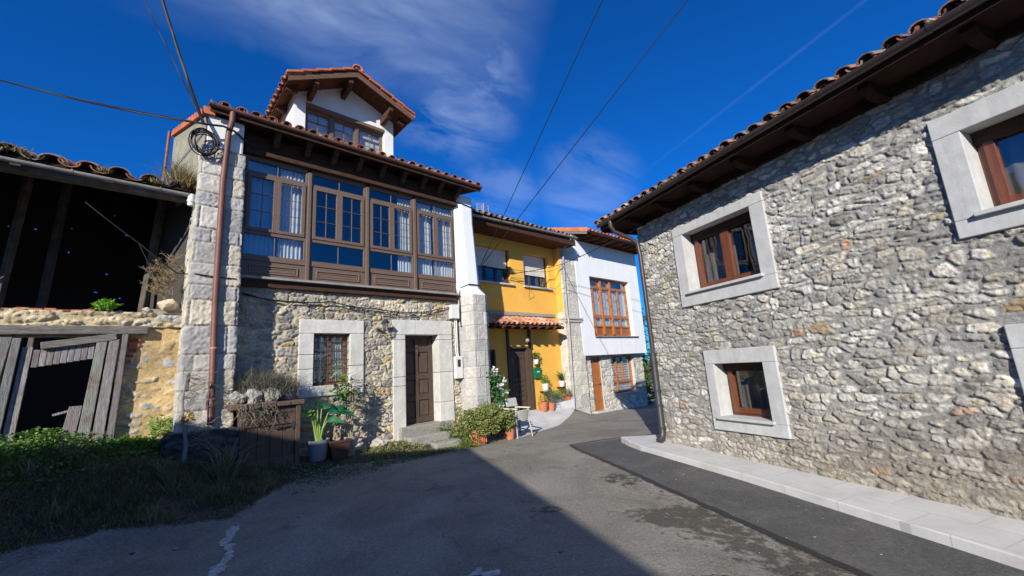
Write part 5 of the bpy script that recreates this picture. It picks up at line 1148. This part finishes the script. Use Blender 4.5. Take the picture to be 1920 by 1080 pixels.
o=onG(G,7.10,1.12);zz=o[2];ch=thing('white_garden_chair','pale grey white garden chair with flat arms on the concrete slab','chair',tuple(o))
def GP(s,n_,z): return G.P(s,n_,zz+z)
# chair faces away from the lane, its curved back towards the camera
sA,sB,nA,nB=6.78,7.20,.70,1.12
for (s,n_,s2,n2,h) in ((sA,nB,sA-.04,nB+.06,.66),(sB,nB,sB+.03,nB+.06,.66),(sA+.02,nA,sA,nA-.05,.66),(sB-.02,nA,sB,nA-.05,.66)):
    b=MB();b.tube([GP(s2,n2,0),GP(s,n_,.42),GP(s,n_,h)],[.016,.019,.017],8);b.build('leg',MT['chairgrey'],ch,smooth=50)
b=MB(G);b.box(sA+.02,sB-.02,nA,nB-.02,zz+.41,zz+.44);b.build('seat',MT['chairgrey'],ch,bevel=.012)
P=[];m,k=13,6
for i in range(k):
    for j in range(m):
        t=j/(m-1)*2-1;q=i/(k-1);P.append(GP(6.99+.20*t,nB+.02-.05*(1-t*t)*0+.03*(1-t*t),.62-.24*(1-t*t)**.5*q))
b=MB();b.add(P,[(i*m+j,i*m+j+1,(i+1)*m+j+1,(i+1)*m+j) for i in range(k-1) for j in range(m-1)],(.85,.84,.78));b.build('back_sling',MT['chairgrey'],ch,smooth=True)
b=MB(G);b.box(sA-.02,sB+.02,nB-.01,nB+.03,zz+.60,zz+.635);b.build('back_rail',MT['chairgrey'],ch,bevel=.008)
for s in (sA,sB): b=MB(G);b.box(s-.035,s+.035,nA-.03,nB+.05,zz+.66,zz+.69,(1.,.95,.82));b.build('armrest',MT['shutter'],ch,bevel=.008)
b=MB(G);b.prof([(nA-.04,zz+.70),(nA-.01,zz+.70),(nA-.06,zz+.90),(nA-.09,zz+.90)],sA+.12,sB+.06);b.build('backrest',MT['chairgrey'],ch,bevel=.012)
# pots at ochre house
def gp(s,n_): return onG(G,s,n_)
ot=[('round terracotta pot left of the two on the slab by the ochre wall',9.98,-1.05,.165,.30),('smaller terracotta pot with a grey green herb beside the round pot',10.34,-1.02,.13,.27)]
for i,(lab,s,n_,r,h) in enumerate(ot):
    c,T_=pot('terracotta_pot',G,s,n_,r,h,'terracotta',lab)
    Pn=thing('potted_plant',['small sprouting plant in the round terracotta pot by the ochre wall','bushy grey green herb in the smaller terracotta pot by the ochre wall'][i],'plant',tuple(c+np.array([0,0,h*.9])))
    leafobj('foliage',[leaves(c+np.array([0,0,h+(.08 if i==0 else .22)]),(.13,.13,.1) if i==0 else (.24,.2,.24),120 if i==0 else 700,.05,GRN if i==0 else [(.13,.18,.11),(.18,.22,.14),(.09,.14,.07)],70+i,asp=2.5)],Pn)
for i,(lab,s0,s1,mat,col,pl_,plab) in enumerate((('long dark grey planter box on the ledge by the ochre wall',10.55,11.0,'greyplastic',(1,1,1),[(.14,.26,.03),(.2,.32,.05)],'bright green plant filling the dark planter on the ledge'),('long terracotta planter box at the right end of the ledge',11.05,11.5,'terracotta',(1,1,1),[(.10,.16,.05),(.16,.2,.08),(.22,.16,.1)],'low dark green plant in the terracotta planter on the ledge'))):
    T_=thing('planter_box',lab,'planter',tuple(G.P((s0+s1)/2,-1.22,.34)));b=MB(G);zz=.305 if i==0 else .35
    rg_=lambda e,z:[G.P(s0-e,-1.32-e,z),G.P(s1+e,-1.32-e,z),G.P(s1+e,-1.12+e,z),G.P(s0-e,-1.12+e,z)]
    b.loft([rg_(-.02,zz),rg_(.015,zz+.17),rg_(.03,zz+.175),rg_(.03,zz+.20),rg_(.0,zz+.20),rg_(0,zz+.17)]);b.build('shell',MT[mat],T_,bevel=.005)
    Pn=thing('potted_plant',plab,'plant',tuple(G.P((s0+s1)/2,-1.22,zz+.17)));leafobj('foliage',[leaves(G.P((s0+s1)/2,-1.2,zz+.27),(.26,.2,.14),480,.055,pl_,80+i,asp=2)],Pn)
for i,(lab,s,n_,z,r,h,pal,rad,plab) in enumerate((('white pot hung on the ochre wall above the green letterbox',10.14,-1.38,1.66,.10,.16,GRN,(.15,.13,.14),'round green plant in the white wall pot above the letterbox'),('square looking white pot on the ochre wall left of the planters',10.42,-1.3,.74,.13,.25,[(.16,.28,.05)],(.15,.14,.14),'small bright green plant in the white pot left of the planters'),('white pot holding a spiky plant beside the zinc downpipe',11.30,-1.32,.82,.12,.20,[(.08,.18,.05),(.05,.12,.04)],(.1,.1,.1),'spiky dark green plant in the white pot next to the downpipe'))):
    c,T_=pot('white_pot',G,s,n_,r,h,'plastic',lab,z,rim=False)
    Pn=thing('potted_plant',plab,'plant',tuple(c+np.array([0,0,h])))
    if i==2:
        rg=np.random.default_rng(8);n=70;P=np.tile(c+np.array([0,0,h]),(n,1));leafobj('foliage',[blades(P,np.full(n,.34),.016,pal,8,lean=1.5,bend=.7)],Pn)
    else: leafobj('foliage',[leaves(c+np.array([0,0,h+.13]),rad,330,.05,pal,90+i,asp=2)],Pn)
    if i>0:
        b=MB(G);b.box(s-.1,s+.1,YN+.001,n_+.1,z-.03,z-.001);o_=b.build('wall_shelf',MT['iron']);setp(o_,['','small iron shelf under the square white pot','small iron shelf under the spiky plant pot'][i],'shelf')
M=thing('letterbox','green metal letterbox on the ochre wall right of the dark door','letterbox',tuple(G.P(10.2,YN,1.2)))
b=MB(G);b.box(10.05,10.37,YN+.002,YN+.11,1.19,1.50);b.prof([(YN+.002,1.50),(YN+.13,1.495),(YN+.13,1.515),(YN+.002,1.56)],10.03,10.39);b.build('case',MT['green'],M,bevel=.01)
b=MB(G);b.box(10.16,10.28,YN+.111,YN+.116,1.38,1.42);b.build('name_slot',MT['plastic'],M)
# far ivy between the houses
T_=thing('ivy_hedge','green ivy seen through the narrow gap between the white house and the stone house','hedge',tuple(Wf.P(17.6,-.5,-.5)))
leafobj('foliage',[leaves(Wf.P(17.7,-1.0,z),(.5,.5,.8),900,.13,GRN,95+i,asp=1.4) for i,z in enumerate((0,.9,1.8,2.8,3.6))],T_)
b=MB();b.tube([Wf.P(17.6,-1,-.6),Wf.P(17.7,-1,3.4)],[.08,.04],6,(.15,.1,.07));b.build('stem',MT['leaf'],T_)
# dry plants at barn
T_=thing('dry_umbel_plant','tall dry brown umbel plant standing on the barn wall before the dark opening','plant',tuple(G.P(.2,-.15,2.9)))
b=MB();rg=random.Random(21)
for (s0,z0,s1,z1) in ((.36,3.0,.30,3.72),(.30,3.0,.05,3.50),(.3,3.0,.12,3.25),(.33,3.1,.2,3.6)):
    a=G.P(s0,-.12,z0);e=G.P(s1,-.10,z1);b.tube([a,(a+e)/2+u3*.02,e],[.009,.007,.005],5,(.30,.22,.13))
    for lvl in (e,(a+e)/2+u3*.0,(a*.3+e*.7)):
        for k in range(11):
            t=rg.uniform(0,6.28);q=lvl+u3*math.cos(t)*.17*rg.uniform(.4,1.1)+n3*math.sin(t)*.12+np.array([0,0,rg.uniform(.02,.15)]);b.tube([lvl,q],[.004,.003],4,(.34,.25,.14))
            for j in range(4): b.tube([q,q+np.array([rg.uniform(-.04,.04),rg.uniform(-.04,.04),rg.uniform(0,.05)])],[.0025,.004],3,(.36,.26,.15))
b.build('stem',MT['straw'],T_)
T_=thing('roof_weed','brown tuft of dry weeds growing where the barn roof meets the grey pier','plant',tuple(G.P(.36,.0,5.05)))
ST=[(.30,.20,.08),(.22,.15,.07),(.35,.27,.12),(.16,.18,.06)]
leafobj('stalks',[spiky(G.P(.33,.0,5.02),.22,700,.36,.004,ST,18),spiky(G.P(.40,.0,4.98),.2,260,.22,.006,[(.12,.15,.05),(.25,.15,.07)],19)],T_)
b=MB();b.tube([G.P(.33,.05,5.0),G.P(.2,.1,5.35),G.P(.05,.1,5.62)],[.006,.005,.003],5,(.12,.09,.06));b.build('twig',MT['leaf'],T_)
for i,(s,n_,z,w,lab) in enumerate(((-1.5,.12,5.07,.2,'leftmost green brown moss tuft along the barn gutter'),(-.62,.12,5.02,.14,'moss tuft in the middle of the barn gutter'),(.0,.12,5.0,.14,'moss tuft on the barn gutter nearest the grey pier'))):
    o=leafobj('gutter_moss',[spiky(G.P(s,n_,z-.04),w*.8,170,.08,.004,ST,25+i,1.6)]);setp(o,lab,'moss','moss tufts on the barn gutter')
o=leafobj('wall_fern',[leaves(G.P(-.42,-.1,2.93),(.14,.10,.07),260,.06,[(.16,.34,.03),(.22,.42,.05)],97,asp=2)]);setp(o,'bright green plant growing on top of the barn wall above the doorway','plant')
o=leafobj('fern',[leaves(G.P(.35,.15,.95),(.13,.10,.28),420,.075,[(.14,.28,.04),(.22,.36,.06)],98,asp=3.2)]);setp(o,'bright green fern at the foot of the ochre barn wall left of the plinth','plant')
o=leafobj('roof_grass',[spiky(G.P(4.7+.17*i,.25-.02*i,6.52),.16,160,.17,.004,ST+[(.2,.25,.08)],140+i) for i in range(8)],mat='straw');setp(o,'strip of dry grass growing on the gallery house roof right of the dormer',None,kind='stuff')
# stones & agave
n=60;P=np.array(onG(G,1.05,1.35))+np.random.default_rng(2).normal(size=(n,3))*np.array([.05,.05,0]);T_=leafobj('spiky_plant',[blades(P,np.full(n,.62),.012,[(.20,.20,.10),(.26,.18,.10),(.12,.14,.06)],3,lean=1.3,bend=.35)]);setp(T_,'clump of long reddish spiky leaves in the shade before the plinth','plant')
for i,(s,n_,r,l) in enumerate(((3.72,.28,(.22,.16,.15),'large pale boulder at the wall foot left of the steps'),(3.95,.33,(.12,.11,.09),'smaller rock right of the boulder at the wall foot'),(3.48,.24,(.10,.09,.08),'small stone left of the boulder at the wall foot'))):
    b=MB();p=onG(G,s,n_,r[2]*.5);rock(b,p,r,200+i,(.42,.39,.33),3);o=b.build('boulder',MT['rubble']);setp(o,l,'rock')
for i,(px,py,lab) in enumerate(((-3.60,4.55,'pale flat scrap lying in the grass near the left'),(-2.78,4.42,'whitish leaf on the shaded lane'),(-2.75,5.35,'pale twig at the edge of the grass'))):
    b=MB();z=gzf(px,py);rock(b,(px,py,z+.008),(.045,.018,.008),300+i,(.4,.37,.33),1);o=b.build('litter_scrap',MT['rubble']);setp(o,lab,'litter')

# ================================================================== GRASS AND WEEDS
def scatter(n,smin,smax,nmin,nmax,seed,dens):
    rg=np.random.default_rng(seed);s=rg.uniform(smin,smax,n);q=rg.uniform(nmin,nmax,n);k=rg.random(n)<dens(s,q);s,q=s[k],q[k]
    X=G.o[0]+s*G.u[0]+q*G.n[0];Y=G.o[1]+s*G.u[1]+q*G.n[1];return np.stack([X,Y,gz(X,Y)],1),s,q
GR=[(.07,.09,.025),(.10,.12,.04),(.06,.08,.02),(.18,.155,.08),(.14,.12,.055),(.22,.19,.11)]
P,s,q=scatter(105000,-4.5,2.9,-.05,2.75,1,lambda s,q:(q<edge_n(s)+.10*vn(s*3,q*3,5)*2)*(~((s>.45)&(s<1.3)&(q<.62)))*(~((s>1.25)&(q<.72)))*np.clip(.10+1.9*(fbm(s*1.7,q*1.7,8,3)+.12),.03,1)*np.where(s>1.6,.35,1))
h=.035+.13*np.clip(fbm(s*2.1,q*2.1,9,3)+.25,0,1)+.10*sst(1.2,.0,q)*sst(1.2,.2,s)
o=leafobj('grass',[blades(P,h,.004,GR,5,lean=.9,bend=.6)]);setp(o,'dry and green grass on the shaded verge in front of barn and pier',None,kind='stuff')
def weedpatch(name,label,C,n,size,pal,seed,spread):
    rg=np.random.default_rng(seed);L=[]
    s=rg.normal(C[0],spread[0],n);q=rg.normal(C[1],spread[1],n);q=np.maximum(q,C[2]);X=G.o[0]+s*G.u[0]+q*G.n[0];Y=G.o[1]+s*G.u[1]+q*G.n[1]
    d=np.exp(-((s-C[0])/spread[0]/1.4)**2-((q-C[1])/spread[1]/1.4)**2);Z=gz(X,Y)+rg.random(n)*C[3]*(.25+.75*d)
    P=np.stack([X,Y,Z],1);ax=rg.normal(size=(n,3));ax[:,2]=np.abs(ax[:,2])*.5;ax/=np.linalg.norm(ax,axis=1)[:,None];sd=np.cross(ax,rg.normal(size=(n,3)));sd/=np.linalg.norm(sd,axis=1)[:,None]
    l=(size*(.6+.8*rg.random(n)))[:,None];v=np.stack([P,P+ax*l*.5+sd*l*.28,P+ax*l,P+ax*l*.5-sd*l*.28],1);pal=np.array(pal);c=pal[rg.integers(0,len(pal),n)]*(.6+.8*rg.random(n))[:,None]
    v,f,c=v.reshape(-1,3),np.arange(n*4).reshape(n,4),np.repeat(c[:,None],4,1).reshape(-1,3)
    o=mesh_np(name,v,f,MT['leaf'],None,c,smooth=False);setp(o,label,None,kind='stuff');return o
weedpatch('weeds','nettles and leafy weeds growing in the broken barn doorway',(-.85,-.05,-1.2,.36),6500,.045,[(.10,.20,.035),(.15,.28,.05),(.07,.14,.025)],4,(.55,.42))
weedpatch('weeds','darker leafy weeds spreading from the barn doorway down the verge',(-.9,.45,-.05,.15),5200,.045,[(.06,.13,.02),(.09,.15,.03),(.11,.12,.04)],5,(.9,.45))
weedpatch('weeds','low leafy weeds at the foot of the ochre barn wall',(.1,.12,-.02,.24),2600,.045,[(.08,.19,.025),(.12,.24,.04)],6,(.3,.12))
weedpatch('weeds','sunlit green weeds left of the stone steps',(4.05,.55,.1,.14),2600,.04,[(.17,.22,.06),(.22,.23,.09),(.25,.2,.11)],7,(.35,.22))
weedpatch('weeds','thin line of weeds along the edge of the lane below the steps',(4.6,1.08,.9,.06),1900,.03,[(.12,.18,.04),(.17,.2,.07),(.2,.16,.09)],8,(.7,.06))
weedpatch('clover','low clover and tiny flowers along the shaded edge of the verge',(2.35,1.0,.75,.05),3800,.022,[(.05,.10,.02),(.07,.13,.03),(.09,.15,.03)],9,(.55,.22))
P,s,q=scatter(5000,3.4,5.9,.15,1.2,3,lambda s,q:(vn(s*3,q*3,8)>-.05)*1.)
o=leafobj('grass',[blades(P,np.full(len(P),.09),.004,[(.16,.22,.05),(.24,.24,.10),(.11,.17,.03)],6,lean=.8)]);setp(o,'sparse sunlit grass around the stone steps',None,kind='stuff')
rg=np.random.default_rng(12);n=130;s=rg.normal(2.3,.42,n);q=rg.normal(1.05,.16,n);X=G.o[0]+s*G.u[0]+q*G.n[0];Y=G.o[1]+s*G.u[1]+q*G.n[1];P=np.stack([X,Y,gz(X,Y)+.06],1)
v=np.stack([P+np.array([a,b_,0])*.011 for a,b_ in ((-1,-1),(1,-1),(1,1),(-1,1))],1)
o=mesh_np('daisies',v,np.arange(n*4).reshape(n,4),MT['leaf'],None,np.full((n*4,3),.7),smooth=False);setp(o,'scattering of tiny white daisies in the shaded clover',None,kind='stuff')
rg=np.random.default_rng(31);L=[]
for k in range(46):
    s=rg.uniform(-2.5,2.2);q=rg.uniform(.3,1.)*edge_n(s)
    if s>.4 and q<.8: continue
    L.append(spiky(onG(G,s,q),.10,70,.16+.14*rg.random(),.0028,[(.24,.20,.11),(.17,.15,.07),(.12,.13,.05)],400+k,1.2))
o=leafobj('dry_tufts',L,mat='straw');setp(o,'dry straw coloured grass tufts dotted over the shaded verge',None,kind='stuff')
def debris(name,label,n,pos,size,pal,seed,flat=.4):
    rg=np.random.default_rng(seed);X,Y=pos(rg,n);sz=size*(.4+1.2*rg.random(n)**2)
    Z=gz(X,Y)+.006;C0=np.stack([X,Y,Z],1);base=np.array([(1,0,0),(-.5,.87,0),(-.5,-.87,0),(0,0,1.)])
    th=rg.random(n)*6.28;rot=np.stack([np.stack([np.cos(th),-np.sin(th),0*th],1),np.stack([np.sin(th),np.cos(th),0*th],1),np.stack([0*th,0*th,1+0*th],1)],1)
    P=np.einsum('nij,kj->nki',rot,base*np.array([1,.75,flat]))*sz[:,None,None]*(.7+.6*rg.random((n,4,1)))+C0[:,None]
    f=(np.arange(n)[:,None,None]*4+np.array([(0,1,3),(1,2,3),(2,0,3)])[None]).reshape(-1,3)
    pal=np.array(pal);cc=pal[rg.integers(0,len(pal),n)]*(.7+.6*rg.random(n))[:,None]
    o=mesh_np(name,P.reshape(-1,3),f,MT['leaf'],None,np.repeat(cc[:,None],4,1).reshape(-1,3),smooth=False,ngon=3);setp(o,label,None,kind='stuff')
def pv_(rg,n):
    s=rg.uniform(-2,6.3,n);q=edge_n(s)+rg.normal(.05,.16,n);return G.o[0]+s*G.u[0]+q*G.n[0],G.o[1]+s*G.u[1]+q*G.n[1]
debris('gravel','loose grit and small stones where the verge meets the lane',2600,pv_,.011,[(.30,.28,.25),(.20,.19,.17),(.42,.40,.36)],51)
def pr_(rg,n):
    return rg.uniform(-4,3,n),rg.uniform(2.6,12,n)
debris('road_grit','scattered grit and pale stone chips on the old lane',1500,pr_,.008,[(.30,.28,.25),(.5,.48,.44),(.16,.15,.13)],52)
debris('dead_leaves','a few dry leaves lying on the lane and verge',90,pr_,.028,[(.24,.15,.07),(.32,.24,.12),(.16,.10,.05)],53,.15)
# ================================================================== HOUSE BEHIND THE CAMERA (casts the big shadow)
NB=thing('neighbour_house','plain rendered house behind the viewpoint whose shadow covers the lane','house',(-6,-7,0))
hp=[(-3.55,-1.92),(-1.46,-7.54),(-.6,-10.2),(-12,-14),(-14.5,-6.5),(-8.8,-3.9),(-7.05,-2.10),(-6.0,-2.3),(-5.1,-2.35)]
cx=sum(p[0] for p in hp)/9;cy=sum(p[1] for p in hp)/9
b=MB();b.plan([(cx+(x-cx)*.93,cy+(y-cy)*.93) for x,y in hp],-.3,4.85);b.build('wall',MT['warmwhite'],NB)
b=MB();k=len(hp);b.add([(x,y,4.86) for x,y in hp]+[(x,y,5.0) for x,y in hp]+[(cx-1,cy,6.3)],[tuple(range(k))]+[(i,(i+1)%k,(i+1)%k+k,i+k) for i in range(k)]+[(i+k,(i+1)%k+k,2*k) for i in range(k)],(.4,.18,.1));b.build('roof',MT['tile'],NB)

# ================================================================== CAMERA, LIGHT, SKY
cam=bpy.data.cameras.new('camera');co=bpy.data.objects.new('camera',cam);COL.objects.link(co);sc.camera=co
cam.sensor_width=36;cam.lens=36*765/1920;cam.clip_start=.05;cam.clip_end=2000
p_,r_=R(11.0),R(-3.75);cp,sp,cr,sr=math.cos(p_),math.sin(p_),math.cos(r_),math.sin(r_)
fw=Vector((0,cp,sp));up=Vector((0,-sp,cp));rt=Vector((1,0,0));x=cr*rt+sr*up;u=-sr*rt+cr*up
m=Matrix((x,u,-fw)).transposed().to_4x4();m.translation=(0,0,1.6);co.matrix_world=m
SY,SE=12.5,24.0
sun=bpy.data.lights.new('sun','SUN');so=bpy.data.objects.new('sun',sun);COL.objects.link(so)
sun.energy=5.0;sun.angle=R(.5);sun.color=(1,.945,.86)
d=Vector((math.sin(R(SY))*math.cos(R(SE)),math.cos(R(SY))*math.cos(R(SE)),-math.sin(R(SE))));so.rotation_euler=d.to_track_quat('-Z','Y').to_euler()
w=bpy.data.worlds.new('World');sc.world=w;w.use_nodes=True;t=NT(w.node_tree)
sky=t.n('ShaderNodeTexSky',sky_type='NISHITA',sun_disc=False,sun_elevation=R(SE),sun_rotation=R(180+SY),altitude=900,air_density=1.,dust_density=.25,ozone_density=3.)
v=t.n('ShaderNodeTexCoord').outputs['Generated']
col=t.mix(1.,sky.outputs[0],(.05,.64,1.48),'MULTIPLY')
sep=t.n('ShaderNodeSeparateXYZ',{0:v}).outputs
# high thin clouds: position on a plane far above, streaked noise
inv=t.math('DIVIDE',1.,t.math('MAXIMUM',sep[2],.06))
cx_=t.math('MULTIPLY',sep[0],inv);cy_=t.math('MULTIPLY',sep[1],inv)
def dot(a): return t.n('ShaderNodeVectorMath',{0:v,1:a},operation='DOT_PRODUCT').outputs['Value']
def mask(dr,c0,c1):
    l=math.sqrt(sum(q*q for q in dr));return t.n('ShaderNodeMapRange',{'Value':dot(tuple(q/l for q in dr)),'From Min':c0,'From Max':c1,'To Min':0.,'To Max':1.},interpolation_type='SMOOTHSTEP',clamp=True).outputs[0]
U_=dot((.902,.432,0.));V_=dot((-.272,.568,-.777))
cv=t.n('ShaderNodeCombineXYZ',{0:t.math('ADD',t.math('MULTIPLY',U_,2.2),t.math('MULTIPLY',V_,-1.2)),1:t.math('MULTIPLY',V_,5.2),2:3.1}).outputs[0]
n1=t.noise(cv,2.1,8,.58,.6);n2=t.noise(cv,.9,5,.5,.9)
edge=t.math('ADD',t.math('SUBTRACT',t.math('ADD',.045,t.math('MULTIPLY',U_,.12)),V_),t.math('MULTIPLY',t.math('SUBTRACT',n2,.5),.22))
big=t.math('MULTIPLY',t.ramp(edge,-.01,.13),t.math('MULTIPLY',t.ramp(U_,-.34,-.12),t.ramp(U_,.42,.12)))
big=t.math('MULTIPLY',big,t.ramp(n1,.30,.70,.25,1.))
wis=t.math('MULTIPLY',mask((-.10,.79,.61),.982,.999),t.ramp(n1,.42,.68))
lo=t.math('MULTIPLY',mask((.19,.89,.41),.990,.9995),t.ramp(n1,.44,.70))
lo2=t.math('MULTIPLY',mask((-.02,.91,.40),.992,.9995),t.ramp(n1,.48,.72))
cf=t.math('MAXIMUM',t.math('MULTIPLY',big,.52),t.math('MAXIMUM',t.math('MULTIPLY',wis,.42),t.math('MAXIMUM',t.math('MULTIPLY',lo,.22),t.math('MULTIPLY',lo2,.2))))
# contrail
ct=t.math('ABSOLUTE',dot((-.5605,-.1830,.8075)));wob=t.noise(v,30,3,.6)
ctm=t.math('MULTIPLY',t.ramp(ct,.0005,.0045,1,0),t.ramp(wob,.25,.6,.3,1));ctm=t.math('MULTIPLY',ctm,t.math('MULTIPLY',t.ramp(sep[0],.25,.5),.045))
cf=t.math('ADD',cf,ctm)
col=t.mix(cf,col,(5.2,6.6,9.2))
bg=t.n('ShaderNodeBackground',{'Color':col,'Strength':.078});t.n('ShaderNodeOutputWorld',{0:bg.outputs[0]})
sc.render.engine='CYCLES'
vs=sc.view_settings;vs.view_transform='Standard';vs.look='None';vs.exposure=.43;vs.gamma=1;vs.use_curve_mapping=False
